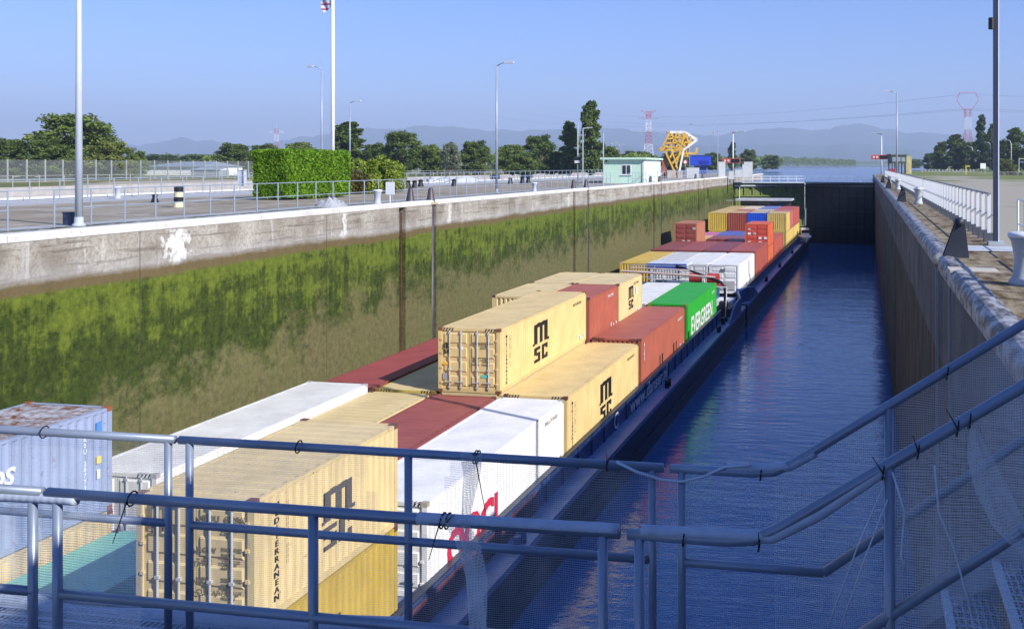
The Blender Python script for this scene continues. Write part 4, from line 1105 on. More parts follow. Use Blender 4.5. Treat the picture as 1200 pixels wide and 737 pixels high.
def frame(L, H):
    m = MB(); e = .012
    for x0, x1 in ((0, .15), (CW-.15, CW)):
        for y0, y1 in ((0, .16), (L-.16, L)): m.box(x0, y0, .12, x1, y1, H-.12)
    for x0, x1 in ((.008, .12), (CW-.12, CW-.008)):
        m.box(x0, .17, .01, x1, L-.17, .165); m.box(x0, .17, H-.105, x1, L-.17, H-.02)
    for y0, y1 in ((.008, .12), (L-.12, L-.008)):
        m.box(.15, y0, .01, CW-.15, y1, .165); m.box(.15, y0, H-.12, CW-.15, y1, H-.015)
    return m
def roofm(L, H, flat=False):
    m = MB(); n = max(6, int(L/.42)); P = (L-.24)/n; z = H-.03
    for k in range(n):
        y = .12+P*k
        for (a, b, c_, d_) in ((0, .35, 0, 0), (.35, .5, 0, .010), (.5, .85, .010, .010), (.85, 1, .010, 0)):
            if flat: c_ = d_ = 0
            m.quad((.1, y+P*a, z+c_*.999), (CW-.1, y+P*a, z+c_), (CW-.1, y+P*b, z+d_), (.1, y+P*b, z+d_))
    return m
def getm(key, fn):
    if key not in _mc: _mc[key] = fn()
    return _mc[key].copy() if False else _mc[key]
def put(name, key, fn, mat, th, loc=(0,0,0), rz=0, smooth=False):
    k = (key, mat.name)
    if k not in _mc:
        me = fn().mesh(name); me.materials.append(mat); _mc[k] = me
    o = bpy.data.objects.new(name, _mc[k]); COL.objects.link(o); o.parent = th; o.location = loc; o.rotation_euler = (0, 0, rz); return o
CAST = paint((.16, .07, .05), .7, .2); RODM = paint((.62,.64,.64),.4,.05,.0,.3)
def mat_mix(c, f): return tuple(x*f for x in c)
def door_leaf(H):
    m = MB(); W_ = CW/2-.165; z0, z1 = .17, H-.13; n = 4 if H > 2 else 3; h = (z1-z0)/n
    m.box(0, .04, z0, W_, .09, z1)
    for k in range(n):
        a, b = z0+h*k+.07, z0+h*(k+1)-.07
        if b-a < .1: continue
        q = len(m.v); x0_, x1_ = .09, W_-.09
        m.v += [(x0_, .039, a), (x1_, .039, a), (x1_, .039, b), (x0_, .039, b), (x0_+.03, .005, a+.05), (x1_-.03, .005, a+.05), (x1_-.03, .005, b-.05), (x0_+.03, .005, b-.05)]
        m.f += [(q,q+1,q+5,q+4),(q+1,q+2,q+6,q+5),(q+2,q+3,q+7,q+6),(q+3,q,q+4,q+7),(q+4,q+5,q+6,q+7)]
    return m
def container(label, row, y0, L, Htop, H, c, front='corr', rust=.1, detail=1, castc=None, stripes=False, frontc=None, roofc=None, flat=False):
    ztop = CZ-Htop; th = thing('shipping_container', label, 'container', bp(ROW[row], y0, ztop-H), BROT, 'shipping containers on the barges')
    mat = paint(c, .5, .07, rust, spec=.3); fm = mat
    put('side_wall', ('s', L, H), lambda: corr_side(L, H), mat, th, (CW-.006, 0, 0))
    put('side_wall', ('s', L, H), lambda: corr_side(L, H), mat, th, (.006, L, 0), pi)
    put('frame', ('f', L, H), lambda: frame(L, H), fm, th)
    put('roof', ('r', L, H, flat), lambda: roofm(L, H, flat), paint(roofc, .5, .07, rust, spec=.3) if roofc else mat, th)
    put('end_wall', ('e', H), lambda: corr_end(H), mat, th, (CW, L, 0), pi)
    if front == 'corr':
        put('end_wall', ('e', H), lambda: corr_end(H), mat, th)
    else:
        dm = mat if frontc is None else paint(frontc, .5, .07, rust)
        for k in range(2):
            d = put('door', ('d', H), lambda: door_leaf(H), dm, th, (.155+k*(CW/2-.145), 0, 0))
            wl_ = CW/2-.165
            if detail:
                for q in (.30, .72):
                    put('lock_rod', ('rod', H), lambda: MB().tube([(0, -.022, .14), (0, -.022, H-.1)], .026, 8).box(-.05, -.05, .18, .05, .004, .24).box(-.05, -.05, H-.22, .05, .004, H-.16).box(-.05, -.05, .9, .05, .004, .96), RODM, d, (wl_*q, 0, 0))
                put('handle', ('hd', 1), lambda: MB().bar((0, -.05, 0), (.36, -.05, .02), .03, .03).bar((.5, -.05, .02), (.86, -.05, 0), .03, .03), RODM, d, (wl_*.12, 0, .42))
                put('hinge', ('hg', k, H), lambda: (lambda m_: [m_.box(-.05 if k == 0 else wl_-.03, -.03, z, .03 if k == 0 else wl_+.05, .035, z+.07) for z in (.35, .95, 1.55, H-.5)] and m_)(MB()), mat, d)
    if detail:
        cm = paint(castc, .6, .2) if castc else CAST
        for x_ in (0, CW-.178):
            for y_ in (0, L-.162):
                for z_ in (0, H-.118):
                    put('corner_casting', 'cc', lambda: MB().box(-.004, -.004, -.002, .182, .166, .122), cm, th, (x_, y_, z_))
    if stripes:
        for x0_ in (.2, CW-.65):
            m = MB()
            for k in range(4): m.quad((x0_+k*.12, -.001, H-.115), (x0_+.05+k*.12, -.001, H-.115), (x0_+.11+k*.12, -.001, H-.012), (x0_+.06+k*.12, -.001, H-.012))
            for k in range(4): m.quad((x0_+k*.12, .0, H-.0115), (x0_+.06+k*.12, .0, H-.0115), (x0_+.1+k*.12, .12, H-.0115), (x0_+.04+k*.12, .12, H-.0115))
            m.build('warning_stripe', BLACK, th)
    return th
def side_text(th, txt, size, y, z, col, bold=.02, sx=1.0, vert=False, name='lettering', shear=0):
    if vert:
        for k, ch in enumerate(txt):
            if ch == ' ': continue
            lettering(ch, size, (CW+.006, y, z-k*size*.92), (0,1,0), (0,0,1), col, th, bold, sx, 'CENTER', name)
    else:
        lettering(txt, size, (CW+.006, y, z), (0,1,0), (0,0,1), col, th, bold, sx, 'LEFT', name, shear)
def front_text(th, txt, size, x, z, col, bold=.006, sx=1.0, y=-.012):
    lettering(txt, size, (x, y, z), (1,0,0), (0,0,1), col, th, bold, sx)
INK = plain((.016,.015,.014), .6); INKG = plain((.20,.165,.09), .7)
def big_m(y, z, w, h, col, th, side=True, oy=0):
    """heavy squat m over sc as separate strokes"""
    m = MB(); t_ = w*.22
    def P(a, b): return (CW+.008, y+a, z+b) if side else (y+a, oy, z+b)
    def rect(a0, b0, a1, b1): m.quad(P(a0, b0), P(a1, b0), P(a1, b1), P(a0, b1))
    mh = h*.54; b = h-mh
    rect(0, b, t_, h-.04*h); rect(w*.40, b, w*.40+t_, h*.97); rect(w*.80, b, w*.80+t_, h*.97)
    rect(t_+.001, h*.87, w*.40-.001, h*.98); rect(w*.40+t_+.001, h*.87, w*.80-.001, h*.98)
    rect(-w*.10, b-.02*h, -.001, b+.04*h); rect(w*.80+t_+.001, b-.02*h, w*1.14, b+.05*h)
    # s
    s0, s1, sh_ = 0, w*.44, h*.38
    rect(s0, sh_-h*.08, s1, sh_); rect(s0, sh_*.5, s0+t_*.8, sh_-h*.081); rect(s0+t_*.81, sh_*.42, s1, sh_*.62); rect(s1-t_*.8, h*.081, s1, sh_*.419); rect(s0, 0, s1, h*.08)
    # c
    c0, c1 = w*.56, w*1.02
    rect(c0, sh_-h*.08, c1, sh_); rect(c0, h*.081, c0+t_*.85, sh_-h*.081); rect(c0, 0, c1, h*.08); rect(c1-t_*.7, sh_-h*.13, c1, sh_-h*.081); rect(c1-t_*.7, h*.081, c1, h*.13)
    m.build('emblem', col, th)

YM = (.70, .53, .24); YM2 = (.68, .54, .28); MAR = (.27, .075, .07); REDC = (.40, .115, .075); WH = (.74, .74, .72); GRN = (.03, .36, .04)
def misc_side(th, L, H, col=INK, word='MEDITERRANEAN', y=.75):
    side_text(th, word, .17, y, H-.45, col, .004, 1.2, True)
    side_text(th, 'SHIPPING CO', .13, y+.42, H-.5, INKG, .002, 1.0, True)
# --- bay a
n1 = container('topmost near beige container with doors and MEDITERRANEAN running down its side, close to the handrail', 4, 17.7, 6.0, 6.55, 2.58, YM2, 'door', .12, 1, (.20,.10,.09))
side_text(n1, 'MEDITERRANEAN', .17, .75, 2.2, INK, .004, 1.3, True); side_text(n1, 'IIIIIII IIII', .12, 1.15, 2.15, INKG, .002, 1.0, True)
big_m(2.55, .62, 1.15, 1.35, plain((.11,.10,.09),.6), n1)
big_m(.28, 1.75, .42, .62, INKG, n1, False, -.012)
front_text(n1, 'MEDU  622963', .17, 1.42, 2.12, INKG); front_text(n1, '22G1', .15, 1.95, 1.92, INKG)
for k, (a, b) in enumerate((('M.G.W', '30480 KGS'), ('TARE', '2230 KGS'), ('NET', '28250 KGS'), ('CU.CAP', '33.2 CU.M'))):
    z = 1.50-.24*k-(.12 if k > 1 else 0); front_text(n1, a, .15, 1.36, z, INKG); front_text(n1, b, .10, 1.92, z+.05, INKG); front_text(n1, b[:-2], .09, 1.92, z-.06, INKG)
n2 = container('dark yellow container directly under the topmost near beige one', 4, 17.7, 6.0, 9.14, 2.58, (.50,.36,.07), 'door', .1, 1)
big_m(2.0, .2, 1.2, 1.45, plain((.05,.045,.04),.6), n2)
n3 = container('low teal green roofed container in the hollow left of the near beige one', 2, 17.7, 6.0, 9.80, 1.93, (.22,.54,.42), 'corr', .05, 1, None, False, None, None, True)
n3b = container('slate blue container low in the hollow beside the teal roofed one', 3, 17.7, 6.0, 11.2, .5, (.16,.18,.30), 'corr', .1, 0, None, False, None, None, True) if False else None
n4 = container('beige container under the faded blue one at the lower left', 1, 17.7, 6.0, 9.25, 2.48, (.66,.50,.26), 'corr', .1, 1)
n5 = container('faded blue container with white OS letters at the left picture edge', 1, 17.7, 6.0, 6.48, 2.76, (.30,.36,.52), 'corr', .25, 1, (.40,.13,.05), False, None, (.30,.32,.42))
_rr = paint((.42,.44,.50), .6, .15, 1.15)
for o_ in KIDS(n5):
    if o_.name.startswith('roof'):
        o_.data = o_.data.copy(); o_.data.materials.clear(); o_.data.materials.append(_rr)
side_text(n5, 'CRONOS', .56, .30, 1.66, WHT, .02, 1.08, False, 'lettering', .2)
side_text(n5, 'CR0U 207734', .17, 5.05, 2.2, WHT, .004, 1.0, True); 
m = MB().quad((CW+.004,5.45,1.35),(CW+.004,5.62,1.35),(CW+.004,5.62,1.55),(CW+.004,5.45,1.55)); m.build('sticker', plain((.75,.60,.15),.5), n5)
m = MB().quad((CW+.004,5.44,2.15),(CW+.004,5.64,2.15),(CW+.004,5.64,2.45),(CW+.004,5.44,2.45)); m.build('sticker', plain((.08,.25,.60),.5), n5)
m = MB().quad((CW+.004,5.46,.95),(CW+.004,5.58,.95),(CW+.004,5.58,1.2),(CW+.004,5.46,1.2)); m.build('sticker', plain((.7,.7,.7),.5), n5)
MB().box(ROW[3]-ROW[1]+22.85-22.8, .01, 0, ROW[3]-ROW[1]+.05, .02, .01)
hf = MB().box(-22.9, h0*0+3, CZ-11.95, -11.75, 77-6-.1, CZ-11.745).build('hold_floor', paint((.16,.18,.28),.6,.15,.2), thN)
MB().box(-22.9, 1.2, CZ-11.95, -11.75, 76.2, CZ-11.745).build('hold_floor', paint((.16,.18,.28),.6,.15,.2), thF)
# --- bay b
REEF = paint
n6 = container('white refrigerated container beside the green wall, behind the faded blue one', 1, 25.4, 12.2, 8.85, 2.89, WH, 'door', 0, 1, (.5,.5,.5), True, None, None, True)
front_text(n6, 'OOCL', .34, .35, 1.55, plain((.6,.05,.08),.5), .012)
n7 = container('plain beige container between the white reefer and the dark red roof', 2, 25.4, 12.2, 9.14, 2.59, YM2, 'door', .05, 1)
n8 = container('dark red roofed container between the beige one and the white one near the handrail', 3, 25.4, 12.2, 9.14, 2.59, MAR, 'door', .05, 1, None, False, None, (.33,.09,.08))
n9 = container('bright white container with big red lettering above the barge gunwale', 4, 25.4, 12.2, 9.14, 2.59, (.82,.82,.81), 'door', 0, 1, (.5,.45,.35), True, None, None, True)
lettering('OOCL', 1.45, (CW+.008, 1.3, .22), (0,1,0), (0,0,1), plain((.70,.02,.05),.4), n9, .06, 1.05)
m = MB().box(.2, -.02, .25, 1.2, -.004, 1.0); m.build('document_plate', paint((.35,.38,.42),.5), n9)
side_text(n9, 'II I I', .3, 11.3, 2.2, INKG, .0, .4, True)
# --- bay c
c1 = container('long maroon container against the green wall, left of the stacked yellow door container', 1, 38.0, 12.2, 9.1, 2.59, MAR, 'corr', .03, 1, (.15,.06,.05), True, None, (.33,.075,.08))
c2 = container('shaded beige roofed container with corrugated yellow end, next to the maroon one', 2, 38.0, 12.2, 9.14, 2.59, (.62,.48,.12), 'corr', .03, 1, (.3,.2,.05), True, None, YM2)
c3u = container('yellow container under the big stacked yellow door container', 3, 38.0, 12.2, 9.14, 2.59, YM2, 'corr', .05, 0)
c3 = container('large stacked yellow container with locking rods and black emblem in the centre', 3, 38.0, 12.2, 6.55, 2.585, YM, 'door', .05, 1, (.25,.10,.05), True)
big_m(.22, 1.55, .30, .42, INK, c3, False, -.012)
front_text(c3, 'MSCU 300738', .13, 1.45, 1.95, INKG); front_text(c3, '45G1', .12, 1.8, 1.78, INKG)
for q in range(6): front_text(c3, 'TARE KG', .085, 1.42+.45*(q % 2), 1.35-.12*(q//2), INKG)
MB().quad((.95,-.012,1.72),(1.08,-.012,1.72),(1.08,-.012,1.86),(.95,-.012,1.86)).build('sticker', WHT, c3)
MB().quad((.2,-.012,1.10),(.5,-.012,1.10),(.5,-.012,1.2),(.2,-.012,1.2)).build('sticker', plain((.9,.45,.03),.5), c3)
MB().quad((.2,-.012,.50),(.4,-.012,.50),(.4,-.012,.78),(.2,-.012,.78)).build('sticker', plain((.35,.35,.36),.5), c3)
MB().quad((1.85,-.012,.62),(2.2,-.012,.62),(2.2,-.012,.74),(1.85,-.012,.74)).build('sticker', plain((.12,.55,.42),.5), c3)
misc_side(c3, 12.2, 2.58); big_m(4.15, .42, 1.75, 1.75, INK, c3)
c4 = container('long yellow container with black emblem beside the gunwale right of the stack', 4, 38.0, 12.2, 9.14, 2.59, YM, 'corr', .05, 1, None, True)
misc_side(c4, 12.2, 2.59); big_m(5.0, .35, 1.75, 1.75, INK, c4)
# --- bay d
for r_, lb in ((2, 'dark red container hidden under the two upper yellow short ones'), (3, 'dark red container under the upper red short one')):
    container(lb, r_, 50.8, 12.2, 9.54, 2.2, MAR, 'corr', .05, 0)
d2a = container('upper short yellow container with corrugated end, left row behind the big stack', 2, 50.8, 5.98, 6.95, 2.585, YM2, 'corr', .05, 1, None, False, None, None)
d2b = container('upper short beige container at the rear of the left upper row', 2, 57.0, 5.98, 6.95, 2.585, YM2, 'corr', .03, 1)
d3a = container('upper short red container directly behind the big yellow stack', 3, 50.8, 5.98, 6.95, 2.585, REDC, 'corr', .05, 1)
d3b = container('upper short beige container with black emblem behind the upper red one', 3, 57.0, 5.98, 6.95, 2.585, YM2, 'corr', .03, 1)
big_m(2.4, .75, 1.15, 1.4, INK, d3b); MB().quad((CW+.006,4.3,1.5),(CW+.006,4.6,1.5),(CW+.006,4.6,1.9),(CW+.006,4.3,1.9)).build('sticker', WHT, d3b)
d4 = container('long red container at the gunwale between the yellow and the green ones', 4, 50.8, 12.2, 9.03, 2.70, REDC, 'corr', .05, 1, None, True)
side_text(d4, 'HLXU', .26, .75, 2.2, WHT, .01, 1.0, True)
for k, y in enumerate((4.6, 5.3, 8.6, 9.3)): MB().quad((CW+.006,y,.25),(CW+.006,y+.22,.25),(CW+.006,y+.22,1.0),(CW+.006,y,1.0)).build('fork_mark', INK, d4)
# --- bay e
e3 = container('plain white container beside the green one', 3, 63.8, 12.2, 9.05, 2.65, WH, 'door', 0, 1, (.4,.4,.4))
e4 = container('bright green container with white EVERGREEN lettering at the gunwale', 4, 64.0, 12.2, 9.0, 2.7, GRN, 'corr', 0, 1, (.35,.30,.05))
lettering('EVERGREEN', 1.7, (CW+.008, 1.3, .45), (0,1,0), (0,0,1), plain((.8,.8,.8),.5), e4, .035, .98)
for q_, tx, L_ in ((c3, 'MSCU 300738 6', 12.2), (c4, 'MEDU 481920 3', 12.2), (d3a, 'TGHU 270513', 5.98), (d3b, 'MSCU 119204', 5.98), (d4, 'HLXU 630118 4', 12.2), (e4, 'EGHU 903471 2', 12.2), (n9, 'OOLU 771032 5', 12.2)):
    lettering(tx, .20, (CW+.007, L_-2.3, 2.12), (0,1,0), (0,0,1), WHT if q_ in (d4, e4, d3a) else INKG, q_, .004, 1.1)
    for a_, b_ in ((.5, .35), (1.1, .30), (1.6, .42)): MB().quad((CW+.007, L_-a_, b_), (CW+.007, L_-a_+.16, b_), (CW+.007, L_-a_+.16, b_+.2), (CW+.007, L_-a_, b_+.2)).build('sticker', WHT if q_ is not n9 else INKG, q_)
# --- far barge bay f
for r_, c_, lb in ((1, (.60,.42,.10), 'yellow roofed container leftmost in the row behind the deck shelter'), (2, (.58,.58,.58), 'pale grey container second from the left behind the deck shelter'), (3, WH, 'white refrigerated container third from the left behind the red winch'), (4, (.80,.80,.80), 'white refrigerated container at the gunwale behind the black boom')):
    q = container(lb, r_, 88.9, 12.2, 8.86, 2.6, c_, 'corr' if r_ < 3 else 'door', .02, 1 if r_ < 3 else 0, (.5,.5,.48), False, None, None, r_ > 1)
    if r_ == 4:
        MB().quad((CW+.006,7.4,.8),(CW+.006,7.9,.8),(CW+.006,7.9,2.3),(CW+.006,7.4,2.3)).build('logo_panel', plain((.12,.13,.16),.5), q)
        MB().box(1.0,-.02,1.9,1.4,-.004,2.2).build('vent_panel', plain((.15,.15,.16),.5), q)
        MB().box(.3,-.03,.35,2.3,-.004,1.1).build('refrigeration_unit', paint((.45,.46,.47),.5), q)
    if r_ == 3:
        MB().box(.3,-.03,.35,2.3,-.004,1.1).build('refrigeration_unit', paint((.45,.46,.47),.5), q)
# bay g
for r_, c_, lb in ((1, (.24,.07,.07), 'maroon container leftmost in the dark red row'), (2, (.30,.08,.07), 'maroon container second in the dark red row'), (3, (.22,.065,.075), 'maroon container third in the dark red row'), (4, (.36,.09,.07), 'red container at the gunwale in the dark red row')):
    container(lb, r_, 101.8, 12.2, 8.72, 2.8, c_, 'corr', .05, 0)
# bay h : short ones standing up front, then a lower bay
def stacked(lb, r_, c_, fr):
    q = container(lb, r_, 114.4, 6.0, 6.70, 2.585, c_, 'door', .05, 0, None, False, fr)
    rq = random.Random(r_)
    for k in range(9):
        x0_ = .3+.62*rq.choice((0,1,2,3)); z0_ = rq.choice((.35,.85,1.35,1.85))
        if r_ == 4 or k < 4: MB().quad((x0_,-.012,z0_),(x0_+.35,-.012,z0_),(x0_+.35,-.012,z0_+.25),(x0_,-.012,z0_+.25)).build('marking', WHT, q)
stacked('lone brown red short container standing high at the wall side', 1, (.42,.17,.10), (.28,.07,.06))
stacked('lone orange red short container standing high at the gunwale side', 4, (.62,.13,.05), (.55,.08,.05))
container('brown container under the lone high one at the wall side', 1, 114.4, 6.0, 9.29, 2.4, MAR, 'corr', .05, 0)
container('orange container under the lone orange red one at the gunwale', 4, 114.4, 6.0, 9.29, 2.4, (.60,.14,.06), 'corr', .05, 0)
for r_, y_, L_, c_, lb in ((1, 120.8, 6.0, (.62,.45,.22), 'small beige roofed container behind the lone brown red one'), (1, 127.0, 6.0, (.55,.16,.36), 'pink roofed short container far down the barge'), (2, 120.8, 6.0, (.28,.08,.08), 'maroon roofed short container beside the small beige roofed one'), (2, 127.0, 9.0, (.10,.14,.42), 'blue roofed short container right of the pink one'), (3, 117.8, 9.0, (.24,.09,.11), 'dull maroon roofed container left of the lone orange red one'), (3, 127.0, 9.0, (.12,.14,.36), 'dull blue roofed container behind the dull maroon one'), (4, 121.0, 12.2, (.42,.10,.07), 'red container at the gunwale behind the lone orange red one')):
    container(lb, r_, y_, L_, 8.95, 2.7, c_, 'corr', .05, 0)
# bays i, j
rowc = {1: ((.66,.47,.08),(.55,.40,.15)), 2: ((.36,.09,.06),(.45,.14,.08)), 3: ((.02,.10,.62),(.50,.42,.28)), 4: ((.62,.46,.14),(.45,.14,.12))}
nm = {1: 'yellow', 2: 'brick red', 3: 'bright blue', 4: 'pale yellow'}
for r_ in (1, 2, 3, 4):
    a, b = rowc[r_]
    container('%s corrugated container in the upper front row of the farthest stack' % nm[r_], r_, 138.6, 6.05, 6.6, 2.585, a, 'corr', .03, 0, None, False, None, (.50,.38,.20) if r_ != 3 else (.45,.36,.22))
    container('%s container in the lower front row of the farthest stack' % nm[r_], r_, 138.6, 12.2, 9.19, 2.52, a, 'corr', .03, 0)
    container('mixed coloured container in the second upper row of the farthest stack, %s row' % ('wall side', 'left middle', 'right middle', 'gunwale side')[r_-1], r_, 144.8, 6.05, 6.6, 2.585, b, 'corr', .03, 0)
    container('container in the rearmost upper row before the wheelhouse, %s row' % ('wall side', 'left middle', 'right middle', 'gunwale side')[r_-1], r_, 151.1, 12.0, 6.6, 2.585, {1:(.5,.36,.14),2:(.60,.52,.36),3:(.16,.2,.42),4:(.42,.10,.08)}[r_], 'corr', .03, 0)
    container('container low in the rearmost stack before the wheelhouse, %s row' % ('wall side', 'left middle', 'right middle', 'gunwale side')[r_-1], r_, 151.1, 12.0, 9.19, 2.52, (.62,.46,.14), 'corr', .03, 0)

# ================================================================ FOREGROUND FOOTBRIDGE
ZD = -.33; YF, YR = 3.63, 4.45
t = NT('galvanised grating'); g = t.coord(True); xx, yy, zz = t.sep(g)
a1 = t.math('LESS_THAN', t.math('FRACT', t.math('MULTIPLY', xx, 30)), .28); a2 = t.math('LESS_THAN', t.math('FRACT', t.math('MULTIPLY', yy, 12)), .22)
mk = t.math('MAXIMUM', a1, a2); t.col((.40,.45,.52)); tr = t.n('ShaderNodeBsdfTransparent'); mx = t.n('ShaderNodeMixShader')
t.l(mk, mx.inputs[0]); t.l(tr.outputs[0], mx.inputs[1]); t.l(t.b.outputs[0], mx.inputs[2]); t.l(mx.outputs[0], t.out.inputs[0]); GRAT = t.set(.5, .3)
HR = paint((.25,.30,.39), .36, .16, .12, .3)
fb = thing('footbridge', 'galvanised footbridge deck and stair flight in the foreground', 'footbridge', (0, 0, 0))
MB().box(-9, YF-.15, ZD-.03, -.20, 4.78, ZD).build('deck_grating', GRAT, fb)
m = MB(); m.box(-9, YF-.2, ZD-.25, -.2, YF-.152, ZD+.02); m.box(-9, 4.782, ZD-.25, -.2, 4.83, ZD+.02); m.build('edge_beam', HR, fb)
# stair flight rising to the right
RISE = .68
MB().box(-.198, YF-.15, ZD-.03, .415, 4.78, ZD).build('landing_grating', GRAT, fb)
TRD = paint((.20,.24,.32), .5, .15, .1, .3); NOS = paint((.50,.56,.62),.5,.05)
for k in range(8):
    x = .42+.27*k; z = -.26+.18*k
    s = thing('tread', None, None, (0,0,0)); s.parent = fb
    MB().box(x+.03, YF-.1, z-.03, x+.26, 5.66, z).build('grating_plate', GRAT, s)
    MB().box(x-.012, YF-.1, z-.035, x+.028, 5.68, z+.006).build('nosing', NOS, s)
    for q in range(6): MB().box(x+.05+.037*q, YF-.1, z-.028, x+.056+.037*q, 5.66, z+.003).build('bearing_bar', TRD, s)
m = MB()
for y in (YF-.14, 5.70): m.bar((.30, y, -.45), (2.6, y, -.45+.18/.27*2.3), .04, .22)
m.build('stringer', HR, fb)
def hand(name, label, Y, posts, r, knee, endp, midr=.020, zt=.70, zm=.28, ztend=None):
    th = thing(name, label, 'railing', (0, 0, 0), 0, 'galvanised handrails of the footbridge')
    segs = [(-9, -5.83), (-5.80, -3.392), (-3.365, -.900), (-.868, None)]
    for a, b in segs:
        if b is not None: MB().tube([(a, Y, zt), (b, Y, zt)], r, 14).build('handrail', HR, th, True)
        else:
            MB().tube([(a, Y, zt), (knee-.12, Y, zt), (knee-.03, Y, zt+.01), (knee+.06, Y, zt+.055), endp], r, 14).build('handrail', HR, th, True)
    for (a, b) in ((-9, -5.95), (-5.81, -3.43), (-3.30, -.97), (-.80, -.18)):
        MB().tube([(a, Y, zm), (b, Y, zm)], midr, 10).build('mid_rail', HR, th, True)
    MB().tube([(-.18, Y, zm), (endp[0], Y, zm+(endp[2]-zt)+.00)], midr, 10).build('mid_rail', HR, th, True)
    for x in posts:
        top = zt-.01 if x < knee else zt+(x-knee)*(endp[2]-zt)/(endp[0]-knee)
        MB().tube([(x, Y, ZD), (x, Y, top)], r*.92, 12).build('post', HR, th, True)
    return th
rf = hand('handrail', 'nearer galvanised handrail of the footbridge with black cable ties', YF, (-8.1, -7.0, -5.87, -5.73, -4.6, -3.44, -3.32, -2.15, -.965, -.825, .085, 1.3), .0215, -.37, (1.5, YF, .70+.66*1.87))
rr = hand('handrail', 'farther galvanised handrail of the footbridge carrying the loose netting', YR, (-8.1, -7.0, -5.87, -5.73, -4.6, -3.43, -3.31, -2.14, -.95, -.815, .10, 1.3), .0205, -.37, (1.5, YR, .70+.67*1.87))
def tie(th, X, Y, z, tail, r=.03, rx=0):
    m = MB(); pts = [(X+.004*sin(a), Y+r*cos(a), z+r*sin(a)) for a in [2*pi*k/12 for k in range(13)]]
    m.tube(pts, .0035, 5); m.tube([(X, Y-r, z), tuple(Vector((X, Y-r, z))+Vector(tail))], .003, 5, .0015); m.build('cable_tie', BLACK, th)
def on(x_px, Y):  # X on a plane Y for a picture column
    k = (x_px-PX)/F; d = Y/(CC+k*SS); return d*(k*CC-SS)
def zr(X, Y, rise): return .70 if X < -.37 else .70+(X+.37)*rise
for px, tl in ((155, (-.05, -.02, -.17)), (525, (.04, .0, .04)), (519, (-.04, -.01, -.14)), (764+38, (0, 0, .0)), (890, (0, 0, .05)), (1040-5, (-.04, 0, .06)), (1076, (-.02, 0, .06)), (1122, (-.04, 0, .07)), (1136, (.0, 0, -.02))):
    X = on(px, YF); tie(rf, X, YF, zr(X, YF, .66), tl)
for px, tl in ((52, (0, 0, .0)), (350, (0, 0, .0)), (557, (.02, 0, .02)), (713, (0, 0, .06)), (892, (0, 0, 0)), (1110, (-.01, 0, 0)), (560, (.06, .0, -.3))):
    X = on(px, YR); tie(rr, X, YR, zr(X, YR, .67), tl)
tie(rf, on(545, YF), YF, .21, (-.13, 0, .035), .02)
# safety netting
def mat_net(a=.28, pitch=55., fold=.35):
    t = NT('white mesh netting'); g = t.tc.outputs['UV']; x_, y_, z_ = t.sep(g)
    nz = t.noise(t.coord(), 1.3, 4, .6)
    f1 = t.math('LESS_THAN', t.math('FRACT', t.math('MULTIPLY', t.math('ADD', x_, t.math('MULTIPLY', nz, .05)), pitch*1.7)), a*.6); f2 = t.math('LESS_THAN', t.math('FRACT', t.math('MULTIPLY', t.math('ADD', y_, t.math('MULTIPLY', nz, .10)), pitch*1.5)), a)
    mk = t.math('MAXIMUM', f1, f2)
    st = t.noise(t.coord(scale=(6, 1, .7)), 2.2, 3, .6)
    dn = t.mr(t.math('ADD', t.math('MULTIPLY', nz, .5), t.math('MULTIPLY', st, .5)), .47, .66, 0, fold)
    mk = t.math('MAXIMUM', mk, dn)
    t.col((.70,.74,.80)); tr = t.n('ShaderNodeBsdfTransparent'); mx = t.n('ShaderNodeMixShader')
    tl_ = t.n('ShaderNodeBsdfTranslucent'); tl_.inputs[0].default_value = (.7,.75,.8,1); ms = t.n('ShaderNodeMixShader'); ms.inputs[0].default_value = .4
    t.l(t.b.outputs[0], ms.inputs[1]); t.l(tl_.outputs[0], ms.inputs[2])
    t.l(t.math('MULTIPLY', mk, .55), mx.inputs[0]); t.l(tr.outputs[0], mx.inputs[1]); t.l(ms.outputs[0], mx.inputs[2]); t.l(mx.outputs[0], t.out.inputs[0])
    return t.set(.7)
NET = mat_net(.17, 66, .20); NETD = mat_net(.30, 66, .55); NETE = mat_net(.7, 60, .8); NET_LIT = mat_net(.42, 66, .6)  # denser threads stand for sunlight whitening the left net
def net(name, label, Y, x0, x1, ztop, zbot, mat, seed=0, amp=.05, nx=90, nz_=26, skip=None, topscal=0):
    m = MB(); uv = []
    for i in range(nx+1):
        x = x0+(x1-x0)*i/nx; zt = ztop(x) if callable(ztop) else ztop; zb = zbot(x) if callable(zbot) else zbot
        for j in range(nz_+1):
            v = j/nz_; z = zt+(zb-zt)*v
            y = Y+amp*(v*.6+.15)*(noise.noise(Vector((x*3.1, z*.9, seed)))+.5*noise.noise(Vector((x*9, z*1.2, seed+3))))
            m.v.append((x, y, z)); uv.append((x, z))
    for i in range(nx):
        for j in range(nz_):
            a = i*(nz_+1)+j
            cx_, cz_ = (m.v[a][0]+m.v[a+nz_+1][0])/2, m.v[a][2]
            if skip and skip(cx_, cz_): continue
            m.f.append((a, a+nz_+1, a+nz_+2, a+1))
    me = m.mesh(name); ul = me.uv_layers.new(name='UVMap')
    for lp in me.loops: ul.data[lp.index].uv = uv[lp.vertex_index]
    o = mkobj(name, me, mat, None, True); tag(o, label, 'netting', 'white safety netting on the handrails'); return o
def hole(x, z):   # torn opening between the middle posts
    c = on(425, YR); c2 = on(523, YR)
    t_ = (x-c)/(c2-c)
    if 0 < t_ < 1: return z < .66-.38*t_*0 and z > .64-.42*(1-abs(2*t_-1))**.5-.18*noise.noise(Vector((x*14, 0, 5)))
    return False
